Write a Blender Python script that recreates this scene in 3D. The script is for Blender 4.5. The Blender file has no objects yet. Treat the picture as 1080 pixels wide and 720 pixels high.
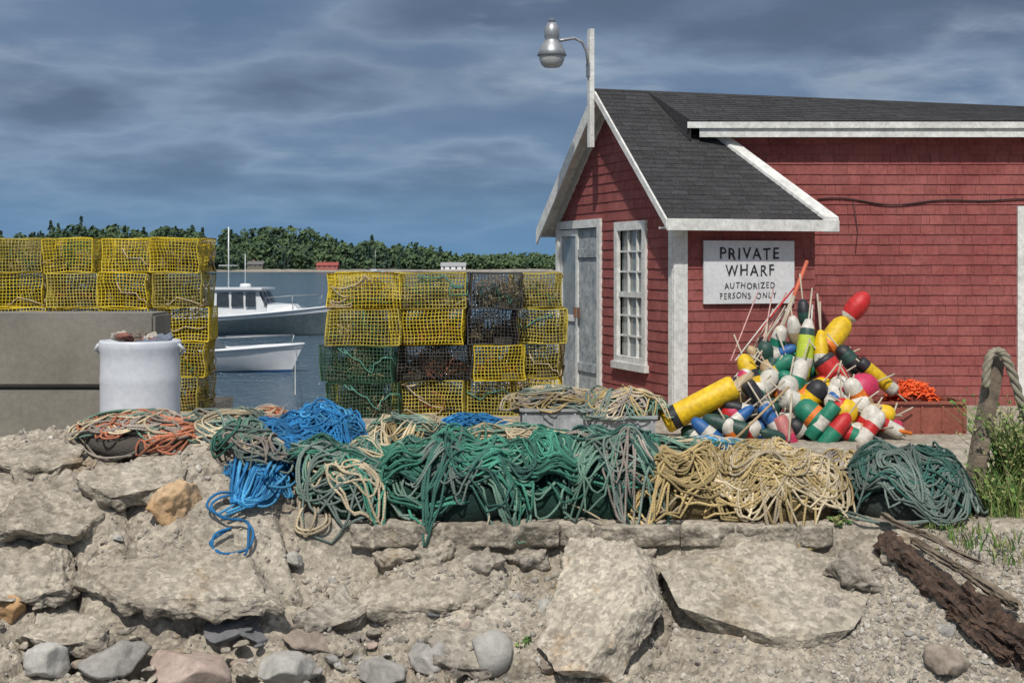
import bpy,bmesh,math,random
import numpy as np
from mathutils import Vector,Matrix,noise,Euler
random.seed(7); rnd=random.random; U=random.uniform
H=1.6;F=1500.0
scene=bpy.context.scene
COL=scene.collection
def W(px,py,Y): return Vector(((px-540)/F*Y, Y, H-(py-280)/F*Y))
def ss(a,b,x):
    t=min(1,max(0,(x-a)/(b-a))); return t*t*(3-2*t)
# ---------------- materials
def nodes(m):
    m.use_nodes=True; nt=m.node_tree; return nt,nt.nodes,nt.links,nt.nodes['Principled BSDF']
MC={}
def mat(name,c1,c2=None,scale=5,rough=.75,bump=0.0,bscale=40,metal=0,var=0.0,island=0.0,point=False,spec=None,c3=None,rope=False,detail=4,grime=0.0):
    if name in MC: return MC[name]
    m=bpy.data.materials.new(name); nt,N,L,P=nodes(m)
    P.inputs['Roughness'].default_value=rough; P.inputs['Metallic'].default_value=metal
    if spec is not None: P.inputs['Specular IOR Level'].default_value=spec
    tc=N.new('ShaderNodeTexCoord'); c2=c2 or c1
    def nzf(s,d=detail,r=.65):
        nz=N.new('ShaderNodeTexNoise'); nz.inputs['Scale'].default_value=s; nz.inputs['Detail'].default_value=d; nz.inputs['Roughness'].default_value=r
        L.new(tc.outputs['Object'],nz.inputs['Vector']); return nz.outputs['Fac']
    r=N.new('ShaderNodeValToRGB'); r.color_ramp.elements[0].position=.36; r.color_ramp.elements[1].position=.64
    r.color_ramp.elements[0].color=(*c1,1); r.color_ramp.elements[1].color=(*c2,1)
    if c3:
        e=r.color_ramp.elements.new(.72); e.color=(*c3,1)
    L.new(nzf(scale),r.inputs['Fac']); col=r.outputs['Color']
    def mul(col,fac):
        mx=N.new('ShaderNodeMix'); mx.data_type='RGBA'; mx.blend_type='MULTIPLY'; mx.inputs[0].default_value=1
        L.new(col,mx.inputs[6]); L.new(fac,mx.inputs[7]); return mx.outputs[2]
    def rng(src,a,b,f0=0,f1=1):
        mr=N.new('ShaderNodeMapRange'); mr.inputs[1].default_value=f0; mr.inputs[2].default_value=f1; mr.inputs[3].default_value=a; mr.inputs[4].default_value=b
        L.new(src,mr.inputs[0]); return mr.outputs[0]
    if var: 
        oi=N.new('ShaderNodeObjectInfo'); col=mul(col,rng(oi.outputs['Random'],1-var,1+var))
    if island:
        g=N.new('ShaderNodeNewGeometry'); col=mul(col,rng(g.outputs['Random Per Island'],1-island,1+island))
    if point:
        g=N.new('ShaderNodeNewGeometry'); col=mul(col,rng(g.outputs['Pointiness'],.35,1.15,.44,.53))
    if grime:
        col=mul(col,rng(nzf(22,6,.75),1-grime,1.05,.35,.62))
    if rope:
        at=N.new('ShaderNodeAttribute'); at.attribute_name='rl'
        ma=N.new('ShaderNodeMath'); ma.operation='SINE'; mm=N.new('ShaderNodeMath'); mm.operation='MULTIPLY'; mm.inputs[1].default_value=2*math.pi/.020
        L.new(at.outputs['Fac'],mm.inputs[0]); L.new(mm.outputs[0],ma.inputs[0])
        col=mul(col,rng(ma.outputs[0],.82,1.08,-1,1)); 
    L.new(col,P.inputs['Base Color'])
    if bump:
        b=N.new('ShaderNodeBump'); b.inputs['Strength'].default_value=bump; b.inputs['Distance'].default_value=.02
        L.new(nzf(bscale,4,.7),b.inputs['Height']); L.new(b.outputs['Normal'],P.inputs['Normal'])
    MC[name]=m; return m
# ---------------- mesh builder
class MB:
    def __init__(s): s.v=[];s.f=[];s.m=[];s.s=[];s.a=[]
    def add(s,vs,fs,mi=0,sm=False,M=None,a=None):
        o=len(s.v)
        if M is not None: vs=[M@Vector(p) for p in vs]
        s.v.extend([tuple(p) for p in vs]); s.a.extend(a if a is not None else [0.0]*len(vs))
        for i,f in enumerate(fs):
            s.f.append([o+k for k in f]); s.m.append(mi[i] if isinstance(mi,list) else mi); s.s.append(sm)
        return s
    def box(s,x0,x1,y0,y1,z0,z1,mi=0,M=None):
        vs=[(x,y,z) for x in (x0,x1) for y in (y0,y1) for z in (z0,z1)]
        return s.add(vs,[(0,1,3,2),(4,6,7,5),(0,4,5,1),(2,3,7,6),(0,2,6,4),(1,5,7,3)],mi,False,M)
    def hexa(s,P,mi=0,M=None):
        return s.add(P,[(3,2,1,0),(4,5,6,7),(0,1,5,4),(1,2,6,5),(2,3,7,6),(3,0,4,7)],mi,False,M)
    def tube(s,pts,r,n=6,mi=0,closed=False,M=None,sm=True):
        pts=[Vector(p) for p in pts]; k=len(pts)
        if k<2: return s
        rs=r if isinstance(r,(list,tuple)) else [r]*k
        vs=[];al=[];nrm=None;ln=0
        for i,p in enumerate(pts):
            if closed: t=pts[(i+1)%k]-pts[i-1]
            else: t=pts[min(i+1,k-1)]-pts[max(i-1,0)]
            if t.length<1e-9: t=Vector((0,0,1))
            t.normalize()
            if nrm is None: nrm=t.orthogonal().normalized()
            else:
                nrm=nrm-t*nrm.dot(t)
                nrm=nrm.normalized() if nrm.length>1e-6 else t.orthogonal().normalized()
            bn=t.cross(nrm)
            if i: ln+=(p-pts[i-1]).length
            for j in range(n):
                a=2*math.pi*j/n; vs.append(p+(nrm*math.cos(a)+bn*math.sin(a))*rs[i]); al.append(ln)
        fs=[]
        for i in range(k if closed else k-1):
            i2=(i+1)%k
            for j in range(n): fs.append((i*n+j,i*n+(j+1)%n,i2*n+(j+1)%n,i2*n+j))
        if not closed: fs.append(tuple(range(n-1,-1,-1))); fs.append(tuple((k-1)*n+j for j in range(n)))
        return s.add(vs,fs,mi,sm,M,al)
    def lathe(s,prof,n=20,mi=0,M=None,sm=True):
        vs=[];fs=[];mm=[]
        for r,z in prof:
            for j in range(n): vs.append((r*math.cos(2*math.pi*j/n),r*math.sin(2*math.pi*j/n),z))
        for i in range(len(prof)-1):
            for j in range(n): fs.append((i*n+j,i*n+(j+1)%n,(i+1)*n+(j+1)%n,(i+1)*n+j)); mm.append(mi[i] if isinstance(mi,list) else mi)
        return s.add(vs,fs,mm,sm,M)
    def mesh(s,name,mats,rope=False):
        me=bpy.data.meshes.new(name); me.from_pydata(s.v,[],s.f)
        for m in mats: me.materials.append(m)
        me.polygons.foreach_set('material_index',s.m); me.polygons.foreach_set('use_smooth',s.s)
        if rope:
            at=me.attributes.new('rl','FLOAT','POINT'); at.data.foreach_set('value',s.a)
        me.update(); return me
    def make(s,name,mats,parent=None,loc=None,rope=False,fix=True):
        if not isinstance(mats,list): mats=[mats]
        o=bpy.data.objects.new(name,s.mesh(name,mats,rope)); COL.objects.link(o)
        if parent is not None:
            o.parent=parent
            if fix: o.matrix_parent_inverse=WM(parent).inverted()
        return o
def WM(o):
    M=Matrix.LocRotScale(o.location,o.rotation_euler,o.scale)
    if o.parent: M=WM(o.parent)@o.matrix_parent_inverse@M
    return M
def empty(name,loc=(0,0,0),rz=0):
    o=bpy.data.objects.new(name,None); o.location=loc; o.rotation_euler=(0,0,rz); o.empty_display_size=.2; COL.objects.link(o); return o
def tag(o,label,cat=None,group=None,kind=None):
    if label: o['label']=label
    if cat: o['category']=cat
    if group: o['group']=group
    if kind: o['kind']=kind
    return o
ICO={}
def ico(sub):
    if sub not in ICO:
        bm=bmesh.new(); bmesh.ops.create_icosphere(bm,subdivisions=sub,radius=1)
        ICO[sub]=(np.array([v.co[:] for v in bm.verts]),[tuple(v.index for v in f.verts) for f in bm.faces]); bm.free()
    return ICO[sub]
def rockarr(size,seed,sub=3,npl=12,rough=.08,slab=False,rot=None,sn=.45):
    v,f=ico(sub); v=v.copy(); rs=np.random.RandomState(seed)
    if slab:
        v*=1.5; pl=[]
        k=rs.randint(5,8); a0=rs.rand()*6.28
        for i in range(k):
            a=a0+i*2*math.pi/k+rs.uniform(-.35,.35); pl.append((np.array([math.cos(a),math.sin(a),rs.uniform(-.25,.25)]),rs.uniform(.68,1.0)))
        pl+= [(np.array([0,0,1.]),.5),(np.array([0,0,-1.]),.5)]
        for _ in range(2):
            n=rs.randn(3); n[2]*=.6; n/=np.linalg.norm(n); pl.append((n,rs.uniform(.8,1.05)))
    else:
        pl=[]
        for i in range(npl):
            n=rs.randn(3); n/=np.linalg.norm(n); pl.append((n,rs.uniform(.5,.88)))
    for _ in range(4):
        for n,d in pl:
            n=n/np.linalg.norm(n); dd=np.maximum(v@n-d,0); v-=np.outer(dd,n)
    sd=Vector((seed*1.37%50,seed*.71%50,3.3))
    if slab: v[:,2]*=2; 
    sc=np.array(size); vv=v*sc
    msz=float(np.mean(sc)); fr=1.2/max(.05,msz)
    out=[]
    for p,q in zip(vv,v):
        P=Vector(p); nn=Vector(q).normalized()
        d=noise.fractal(P*fr*1.6+sd,1.0,2.0,5)*rough*msz
        if slab:
            e=ss(.55,.9,math.hypot(q[0],q[1]))
            d+=.005*noise.fractal(P*26+sd,1.0,2.0,3)+(.008+.05*e)*sn*noise.fractal(P*8+sd,1.0,2.1,5)*1.5
            P.z+=.008*sn*noise.fractal(P*9+sd*2,1.0,2.0,4)
        out.append(P+nn*d)
    if rot is not None:
        R=rot.to_matrix(); out=[R@p for p in out]
    return out,f
# ---------------- terrain
def hsh(p,k): 
    x=math.sin(p[0]*127.1+p[1]*311.7+p[2]*74.7+k*19.3)*43758.5453; return x-math.floor(x)
def cellh(x,y,s,seed,amp,tilt,crack):
    q=Vector((x/s,y/s,seed)); d,p=noise.voronoi(q)
    c=p[0]; h=(hsh(c,1)-.5)*amp+((q.x-c.x)*(hsh(c,2)-.5)+(q.y-c.y)*(hsh(c,3)-.5))*tilt*s
    return h-crack*(1-ss(0,.10,d[1]-d[0]))
def terrain(x,y,detail=True):
    lm=ss(0,1,(-.9-x)/1.0)
    rm=ss(0,1,(x-1.9)/.6)
    Ye=8.9+.04*math.sin(3*x)+.03*math.sin(7.3*x+1)
    t=Ye-y; z=0
    if t>0: z=-.2*ss(0,.05,t)*(1-lm)*(1-rm)-.62*max(0,t-.03)-.35*max(0,t-1.4)
    z+=.42*lm*math.exp(-((y-9.7)/1.05)**2)
    z-=.25*ss(0,1,(-3.2-x)/1.0)*lm*math.exp(-((y-8.4)/.7)**2)
    z=max(z,-2.7)
    if y<11: rub=max(ss(.02,.15,t)*(1-.85*rm),lm*(1-ss(10.2,11.0,y)))
    else: rub=0
    yb=15.25 if -3.4<x<-1.98 else (17.4 if x<-.1 else 24)
    if y>yb: z=z-3*ss(yb,yb+.15,y)
    if detail:
        if rub>0.01:
            wx=x+.05*noise.noise(Vector((x*4,y*4,5))); wy=y+.05*noise.noise(Vector((x*4,y*4,9)))
            fr=noise.fractal(Vector((x*6,y*6,1)),1,2,6); pt=ss(-.15,.35,noise.noise(Vector((x*1.3,y*1.3,7)))); sm=1-.75*ss(.8,1.1,x)
            z+=rub*sm*(cellh(wx*.6,wy*1.1,.5,2.2,.13,.45,.06)+cellh(wx,wy,.19,7.7,.045,.38,.02)*(.2+pt)+cellh(wx,wy,.07,3.7,.02,.25,.006)*(.2+pt)+(.010+.014*pt)*fr)
            z-=.36*math.exp(-((x+1.85)/.75)**2-((y-8.02)/.13)**2)
        z+=.006*noise.fractal(Vector((x*16,y*16,3)),1,2,4)
    return z
def T(px,py,detail=False):
    Y=6.0
    while Y<15:
        p=W(px,py,Y)
        if p.z<terrain(p.x,p.y,detail): return p
        Y+=.02
    return W(px,py,15)
xs=list(np.arange(-40,-6,2.0))+list(np.arange(-6,-4.0,.2))+list(np.arange(-4.0,4.2,.019))+list(np.arange(4.2,6,.15))+list(np.arange(6,42,2.0))
ys=list(np.arange(1,7.0,.4))+list(np.arange(7.0,10.9,.017))+list(np.arange(10.9,15,.3))+list(np.arange(15,18,.1))+list(np.arange(18,26,.8))
vs=[(x,y,terrain(x,y)) for y in ys for x in xs]; nx=len(xs)
fs=[(j*nx+i,j*nx+i+1,(j+1)*nx+i+1,(j+1)*nx+i) for j in range(len(ys)-1) for i in range(nx-1)]
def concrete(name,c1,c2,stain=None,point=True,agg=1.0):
    m=bpy.data.materials.new(name); nt,N,L,P=nodes(m); P.inputs['Roughness'].default_value=.92; P.inputs['Specular IOR Level'].default_value=.2
    tc=N.new('ShaderNodeTexCoord')
    def nz(s,d=5,r=.65):
        n=N.new('ShaderNodeTexNoise'); n.inputs['Scale'].default_value=s; n.inputs['Detail'].default_value=d; n.inputs['Roughness'].default_value=r; L.new(tc.outputs['Object'],n.inputs['Vector']); return n.outputs['Fac']
    def ramp(f,a,b,p0=.4,p1=.6):
        r=N.new('ShaderNodeValToRGB'); r.color_ramp.elements[0].position=p0; r.color_ramp.elements[1].position=p1
        r.color_ramp.elements[0].color=(*a,1); r.color_ramp.elements[1].color=(*b,1); L.new(f,r.inputs['Fac']); return r.outputs['Color']
    def mix(a,b,f,mode='MIX'):
        mx=N.new('ShaderNodeMix'); mx.data_type='RGBA'; mx.blend_type=mode
        if isinstance(f,float): mx.inputs[0].default_value=f
        else: L.new(f,mx.inputs[0])
        L.new(a,mx.inputs[6])
        L.new(b,mx.inputs[7]); return mx.outputs[2]
    base=ramp(nz(2.2),c1,c2,.35,.65)
    base=mix(base,ramp(nz(14),(.70,.68,.65),(1.15,1.13,1.1),.35,.65),.85,'MULTIPLY')
    vo=N.new('ShaderNodeTexVoronoi'); vo.inputs['Scale'].default_value=42; L.new(tc.outputs['Object'],vo.inputs['Vector'])
    sep=N.new('ShaderNodeSeparateColor'); L.new(vo.outputs['Color'],sep.inputs[0])
    base=mix(base,ramp(sep.outputs[0],(.55,.53,.51),(1.34,1.31,1.25),.1,.9),.55*agg,'MULTIPLY')
    base=mix(base,ramp(nz(120,3),(.75,.75,.75),(1.2,1.2,1.2),.3,.7),.6,'MULTIPLY')
    if stain:
        base=mix(base,ramp(nz(1.7,8,.7),(1,1,1),stain,.56,.68),1.0,'MULTIPLY')
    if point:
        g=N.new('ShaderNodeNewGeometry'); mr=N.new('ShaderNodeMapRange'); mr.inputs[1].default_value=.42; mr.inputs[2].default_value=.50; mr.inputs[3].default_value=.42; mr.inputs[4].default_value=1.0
        L.new(g.outputs['Pointiness'],mr.inputs[0]); base=mix(base,mr.outputs[0],1.0,'MULTIPLY')  # crevice shade put into the colour: concave spots are darkened
    L.new(base,P.inputs['Base Color'])
    b=N.new('ShaderNodeBump'); b.inputs['Strength'].default_value=.65; b.inputs['Distance'].default_value=.009
    ad=N.new('ShaderNodeMath'); ad.operation='ADD'; L.new(vo.outputs['Distance'],ad.inputs[0]); L.new(nz(30,6,.75),ad.inputs[1])
    L.new(ad.outputs[0],b.inputs['Height']); L.new(b.outputs['Normal'],P.inputs['Normal'])
    return m
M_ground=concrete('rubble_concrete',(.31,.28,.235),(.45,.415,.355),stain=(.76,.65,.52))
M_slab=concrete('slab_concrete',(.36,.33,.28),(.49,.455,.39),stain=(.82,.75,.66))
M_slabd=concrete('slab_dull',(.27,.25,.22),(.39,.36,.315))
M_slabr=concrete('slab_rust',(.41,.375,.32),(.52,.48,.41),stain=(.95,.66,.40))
M_block=mat('block_concrete',(.17,.16,.135),(.225,.21,.18),scale=1.6,rough=.9,bump=.12,bscale=60,grime=.15,detail=7)
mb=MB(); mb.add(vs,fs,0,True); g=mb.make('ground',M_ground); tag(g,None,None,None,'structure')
# ---------------- water
def water():
    m=bpy.data.materials.new('water'); nt,N,L,P=nodes(m)
    P.inputs['Base Color'].default_value=(.05,.10,.15,1); P.inputs['Roughness'].default_value=.12
    tc=N.new('ShaderNodeTexCoord'); mp=N.new('ShaderNodeMapping'); mp.inputs['Scale'].default_value=(.55,1.0,1); L.new(tc.outputs['Object'],mp.inputs[0])
    n=N.new('ShaderNodeTexNoise'); n.inputs['Scale'].default_value=1.1; n.inputs['Detail'].default_value=5; n.inputs['Roughness'].default_value=.65; L.new(mp.outputs[0],n.inputs['Vector'])
    b=N.new('ShaderNodeBump'); b.inputs['Strength'].default_value=1.0; b.inputs['Distance'].default_value=1.6; L.new(n.outputs['Fac'],b.inputs['Height']); L.new(b.outputs['Normal'],P.inputs['Normal'])
    return m
mb=MB(); mb.add([(-6000,-50,-2),(6000,-50,-2),(6000,9000,-2),(-6000,9000,-2)],[(0,1,2,3)]); w=mb.make('water',water()); tag(w,None,kind='structure')
# ---------------- far shore
def topz(X):
    px=540+F*X/840
    pts=[(-400,232),(0,240),(40,235),(70,230),(150,230),(200,234),(240,235),(300,238),(340,244),(380,247),(440,256),(480,265),(520,267),(590,270),(900,264)]
    for (a,b),(c,d) in zip(pts,pts[1:]):
        if a<=px<=c: y=b+(d-b)*(px-a)/(c-a); return 1.6+(280-y)/F*840
    return 22
mb=MB(); gx=list(np.arange(-620,420,8.0)); gy=[812,816,822,840,860,890,930,1000,1100]
def shore(X,Y):
    t=ss(825,925,Y); return -2.3+1.6*ss(812,817,Y)+max(0.6,(topz(X)-12))*t+ .6*noise.noise(Vector((X*.03,Y*.03,0)))
v=[(x,y+4*noise.noise(Vector((x*.02,0,0))),shore(x,y)) for y in gy for x in gx]; n=len(gx)
mm=[0 if j>1 else 1 for j in range(len(gy)-1) for i in range(n-1)]
mb.add(v,[(j*n+i,j*n+i+1,(j+1)*n+i+1,(j+1)*n+i) for j in range(len(gy)-1) for i in range(n-1)],mm,True)
o=mb.make('far_shore',[mat('shore_ground',(.06,.09,.05),(.10,.12,.065),scale=.05,rough=1),mat('shore_rock',(.20,.185,.16),(.30,.27,.22),scale=.3,rough=1)]); tag(o,None,kind='structure')
mb=MB()
def leafquad(c,s):
    a=Vector((U(-1,1),U(-1,1),U(-.6,1))).normalized(); b=a.orthogonal().normalized(); 
    a=a*s*U(.6,1.2); b=b*s*U(.6,1.2); mb.add([c-a-b*.4,c+a*.3-b,c+a+b*.5,c-a*.4+b],[(0,1,2,3)],MI)
for i in range(1700):
    r=i%6; X=U(-420,110) if r else U(-400,100); Y=[822,834,848,866,890,915][r]+U(-6,6)
    px=540+F*X/Y
    if Y<842 and (328<px<362 or 458<px<498 or 258<px<280): continue
    cl_=noise.noise(Vector((X*.03,Y*.02,1)))
    if r==0 and cl_<-.05: continue
    z0=shore(X,Y); low=ss(420,500,px)*(1-ss(700,800,px))
    ht=(U(6.5,12) if r else U(3,6.5))*(1-.35*low)*(1+.45*cl_); con=rnd()<.3*(1-low); MI=0 if rnd()<.65-.4*low else 1
    if rnd()<.14: ht*=1.25
    if con: MI=2; ht*=1.12
    wd=ht*(.22 if con else U(.38,.6))
    for k in range(66):
        t=rnd()**.8
        if con: rr=wd*(1-t)*1.1; zz=z0+ht*(.03+.97*t)
        else: rr=wd*math.sqrt(max(0,1-(2*t-1)**2))*U(.7,1.15); zz=z0+ht*(.08+.92*t)
        a=U(0,6.28); q=math.sqrt(rnd()); c=Vector((X+rr*q*math.cos(a),Y+rr*q*math.sin(a),zz)); leafquad(c,U(.6,1.4))
    mb.tube([(X,Y,z0-.5),(X,Y,z0+ht*.6)],.2,4,3)
o=mb.make('far_woodland',[mat('leaf_a',(.062,.10,.058),(.08,.12,.068),scale=.02,rough=1,island=.08,spec=0),mat('leaf_b',(.085,.13,.068),(.105,.15,.075),scale=.02,rough=1,island=.08,spec=0),mat('leaf_c',(.050,.08,.060),(.058,.092,.068),scale=.02,rough=1,island=.08,spec=0),mat('bark_far',(.10,.08,.07))])  # leaf colours lightened and blued, distance haze painted in
tag(o,'dense mixed green woodland along the low far shore','woodland',None,'stuff')
M_white=mat('white_paint',(.72,.72,.70),(.80,.80,.78),scale=6,rough=.55,bump=.15,bscale=25)
M_glass=mat('dark_glass',(.03,.04,.05),(.05,.06,.07),rough=.1)
def house(px,py,wd,dp,hw,hr,wallm,roofm,label,Y=818):
    p=W(px,py,Y); e=empty('shore_house',(p.x,p.y,p.z-1))
    z0=p.z-1; x0,x1=p.x-wd/2,p.x+wd/2; y0,y1=Y,Y+dp
    b=MB(); b.box(x0,x1,y0,y1,z0-2,z0+hw); b.make('wall',wallm,e)
    b=MB(); zt=z0+hw; b.add([(x0-.4,y0-.4,zt),(x1+.4,y0-.4,zt),(x1+.4,y1+.4,zt),(x0-.4,y1+.4,zt),(x0-.4,(y0+y1)/2,zt+hr),(x1+.4,(y0+y1)/2,zt+hr)],[(0,1,5,4),(2,3,4,5),(0,4,3),(1,2,5),(3,2,1,0)]); b.make('roof',roofm,e)
    k=max(2,int(wd/3))
    for i in range(k):
        b=MB(); x=x0+(i+.5)*wd/k; b.box(x-.5,x+.5,y0-.06,y0-.01,z0+hw*.4,z0+hw*.85); b.make('window',M_glass,e)
    b=MB(); b.box(x0+wd*.3,x0+wd*.3+.8,(y0+y1)/2,(y0+y1)/2+.8,zt+hr*.6,zt+hr+1); b.make('chimney',mat('chimney_brick',(.25,.12,.09)),e)
    tag(e,label,'house')
Mrr=mat('red_roof',(.28,.06,.05)); Mgr=mat('grey_roof',(.12,.12,.12)); Mgw=mat('grey_wall',(.15,.14,.12))
house(345,281,12,7,1.5,2.0,mat('red_wall',(.35,.12,.10)),Mrr,'low red shore house with a long dull red roof')
house(269,280,9,7,1.6,2.0,Mgw,Mgr,'grey shingled shore house with dark grey roof')
house(478,284,14,8,2.8,2.2,M_white,mat('pale_roof',(.3,.31,.32)),'long white shore house with pale grey roof')
# ---------------- boats
def hullmb(Lg,B,fb_s,fb_b,rake,zk=-.35,cut=(2,5)):
    b=MB(); NS=18; ts=[0,.12,.25,.34,.5,.7,.86,1.0]
    vs=[];fs=[];mm=[]
    def sta(s,side):
        hb=B/2*(.88+.12*min(1,s/.5)) if s<.5 else B/2*max(0.01,(1-((s-.5)/.5)**2.3))
        sh=fb_s+(fb_b-fb_s)*s**2; out=[]
        for t in ts: out.append((s*Lg+rake*t*s**5,side*hb*(t**(.22+.55*s*s)) if t>0 else 0,zk+(sh-zk)*t))
        return out
    n=len(ts)
    for side in (1,-1):
        o=len(vs)
        for i in range(NS+1): vs+=sta(i/NS,side)
        for i in range(NS):
            for k in range(n-1):
                fs.append((o+i*n+k,o+(i+1)*n+k,o+(i+1)*n+k+1,o+i*n+k+1)); mm.append(0 if k<cut[0] else (1 if k<cut[1] else 2))
    a=[k for k in range(n)]; c=[(NS+1)*n+k for k in range(n)]
    fs.append(tuple(a+c[::-1][:-1])); mm.append(1)
    b.add(vs,fs,mm,True)
    dv=[];df=[]
    for i in range(NS+1):
        q=sta(i/NS,1)[-1]; dv+= [(q[0],q[1]*.93,q[2]-.12),(q[0],-q[1]*.93,q[2]-.12)]
    df=[(2*i,2*i+2,2*i+3,2*i+1) for i in range(NS)]
    b.add(dv,df,3)
    for side in (1,-1): b.tube([Vector(sta(i/NS,side)[-1]) for i in range(NS+1)],.05,6,2)
    return b
M_hw=mat('boat_white',(.64,.67,.69),(.72,.74,.75),scale=2,rough=.3); M_hg=mat('hull_blue_grey',(.075,.105,.12),(.11,.145,.155),rough=.4); M_boot=mat('boot_stripe',(.05,.07,.08),rough=.5); M_deck=mat('boat_deck',(.5,.52,.52),rough=.6)
M_metal=mat('galv_metal',(.30,.31,.32),(.40,.41,.42),scale=8,rough=.45,metal=.6); M_blue=mat('blue_paint',(.03,.10,.25),rough=.4)
def moved(b,M): b.v=[tuple(M@Vector(p)) for p in b.v]; return b
e=empty('lobster_boat',(-19.3,74.5,-2),math.radians(-7)); BM=WM(e)
moved(hullmb(9.6,3.1,.85,1.5,.5,cut=(2,6)),BM).make('hull',[M_boot,M_hg,M_hw,M_deck],e)
b=MB(); b.hexa([(4.2,-1.15,.9),(7.0,-1.0,1.1),(7.0,1.0,1.1),(4.2,1.15,.9),(4.2,-1.1,2.35),(6.45,-.95,2.35),(6.45,.95,2.35),(4.2,1.1,2.35)]); b.hexa([(6.9,-.85,1.2),(8.4,-.45,1.35),(8.4,.45,1.35),(6.9,.85,1.2),(6.85,-.75,1.65),(8.2,-.4,1.6),(8.2,.4,1.6),(6.85,.75,1.65)])
moved(b,BM).make('cabin',M_hw,e)
b=MB(); b.box(3.4,6.75,-1.25,1.25,2.36,2.46); moved(b,BM).make('cabin_roof',M_hw,e)
for x0,x1 in ((4.35,5.0),(5.12,5.75),(5.87,6.4)):
    b=MB(); b.hexa([(x0,-1.17,1.5),(x1,-1.14,1.5),(x1,-1.10,1.5),(x0,-1.10,1.5),(x0,-1.13,2.22),(x1-.05,-1.08,2.22),(x1-.05,-1.04,2.22),(x0,-1.04,2.22)]); moved(b,BM).make('window',M_glass,e)
for y0 in (-.9,-.25,.4):
    b=MB(); b.hexa([(6.86,y0,1.6),(6.9,y0,1.6),(6.9,y0+.5,1.6),(6.86,y0+.5,1.6),(6.54,y0,2.25),(6.58,y0,2.25),(6.58,y0+.5,2.25),(6.54,y0+.5,2.25)]); moved(b,BM).make('window',M_glass,e)
b=MB(); b.tube([(4.6,0,2.45),(4.6,0,5.6)],.035,6); b.tube([(5.3,.6,2.45),(5.3,.6,4.2)],.02,5); b.tube([(4.2,-.4,3.6),(5.0,.4,3.6)],.02,5); moved(b,BM).make('mast',M_hw,e)
b=MB(); b.lathe([(0,0),(.28,0),(.3,.1),(.25,.2),(0,.22)],16,M=Matrix.Translation((5.6,-.3,2.46))); moved(b,BM).make('radar',M_hw,e)
b=MB(); b.tube([(6.8,-1.0,1.5),(6.9,-1.0,1.95),(8.2,-.7,2.05),(9.6,-.1,2.1)],.025,5); b.tube([(8.2,-.7,1.35),(8.2,-.7,2.05)],.02,5); b.tube([(9.5,0,1.5),(9.6,-.1,2.1)],.02,5); moved(b,BM).make('bow_rail',M_metal,e)
b=MB(); b.box(0.4,2.6,-1.0,1.0,.75,1.05); b.box(3.4,3.5,-1.2,-1.1,.8,2.4); b.box(3.4,3.5,1.1,1.2,.8,2.4); b.lathe([(0,0),(.3,0),(.3,.8),(0,.8)],12,M=Matrix.Translation((2.9,-.6,.8))); moved(b,BM).make('work_deck',M_deck,e)
tag(e,'lobster boat with white wheelhouse and blue grey hull on the water','boat')
e=empty('motorboat',(-13.9,49.2,-2),math.radians(-9)); BM=WM(e)
moved(hullmb(6.4,2.2,.62,.95,.55,-.2),BM).make('hull',[M_blue,M_hw,M_hw,M_hw],e)
b=MB(); b.hexa([(3.0,-.75,.7),(4.0,-.6,.75),(4.0,.6,.75),(3.0,.75,.7),(2.9,-.6,1.25),(3.4,-.5,1.25),(3.4,.5,1.25),(2.9,.6,1.25)]); moved(b,BM).make('windscreen',M_glass,e)
b=MB(); b.tube([(3.6,-.8,.8),(3.9,-.75,1.15),(5.2,-.55,1.2),(6.6,0,1.25),(5.2,.55,1.2),(3.9,.75,1.15)],.02,5); b.tube([(6.5,0,.9),(6.6,0,1.25)],.02,5); moved(b,BM).make('bow_rail',M_metal,e)
b=MB(); b.box(1.3,2.0,-.6,.6,.4,.95); b.box(.2,.6,-.9,.9,.5,.7); moved(b,BM).make('seat',mat('seat_vinyl',(.25,.27,.3)),e)
b=MB(); b.box(-.35,.05,-.18,.18,.0,.95); moved(b,BM).make('outboard_motor',M_boot,e)
tag(e,'white open motorboat with blue boot stripe moored on the water','boat')
e=empty('sailboat',(-78,760,-2)); BM=WM(e)
moved(hullmb(9,2.6,.8,1.1,.4),BM).make('hull',[M_boot,M_hw,M_hw,M_deck],e); b=MB(); b.tube([(5,0,.8),(5,0,12)],.12,6); b.tube([(5,0,2),(1.2,0,2)],.12,6); moved(b,BM).make('mast',M_metal,e)
b=MB(); b.hexa([(2.5,-.7,.8),(6,-.6,.9),(6,.6,.9),(2.5,.7,.8),(2.7,-.6,1.4),(5.6,-.5,1.4),(5.6,.5,1.4),(2.7,.6,1.4)]); moved(b,BM).make('cabin',M_hw,e)
tag(e,'small white sailboat with bare mast near the far shore','sailboat')
b=MB(); p0=Vector((-7.35,48.2,-1.2)); p1=Vector((-3.2,21,-.3)); b.tube([p0.lerp(p1,i/12)+Vector((0,0,-.5*math.sin(math.pi*i/12))) for i in range(13)],.012,5); o=b.make('mooring_line',mat('line_white',(.5,.5,.48))); tag(o,'thin pale mooring line running from the motorboat bow','rope')
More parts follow.
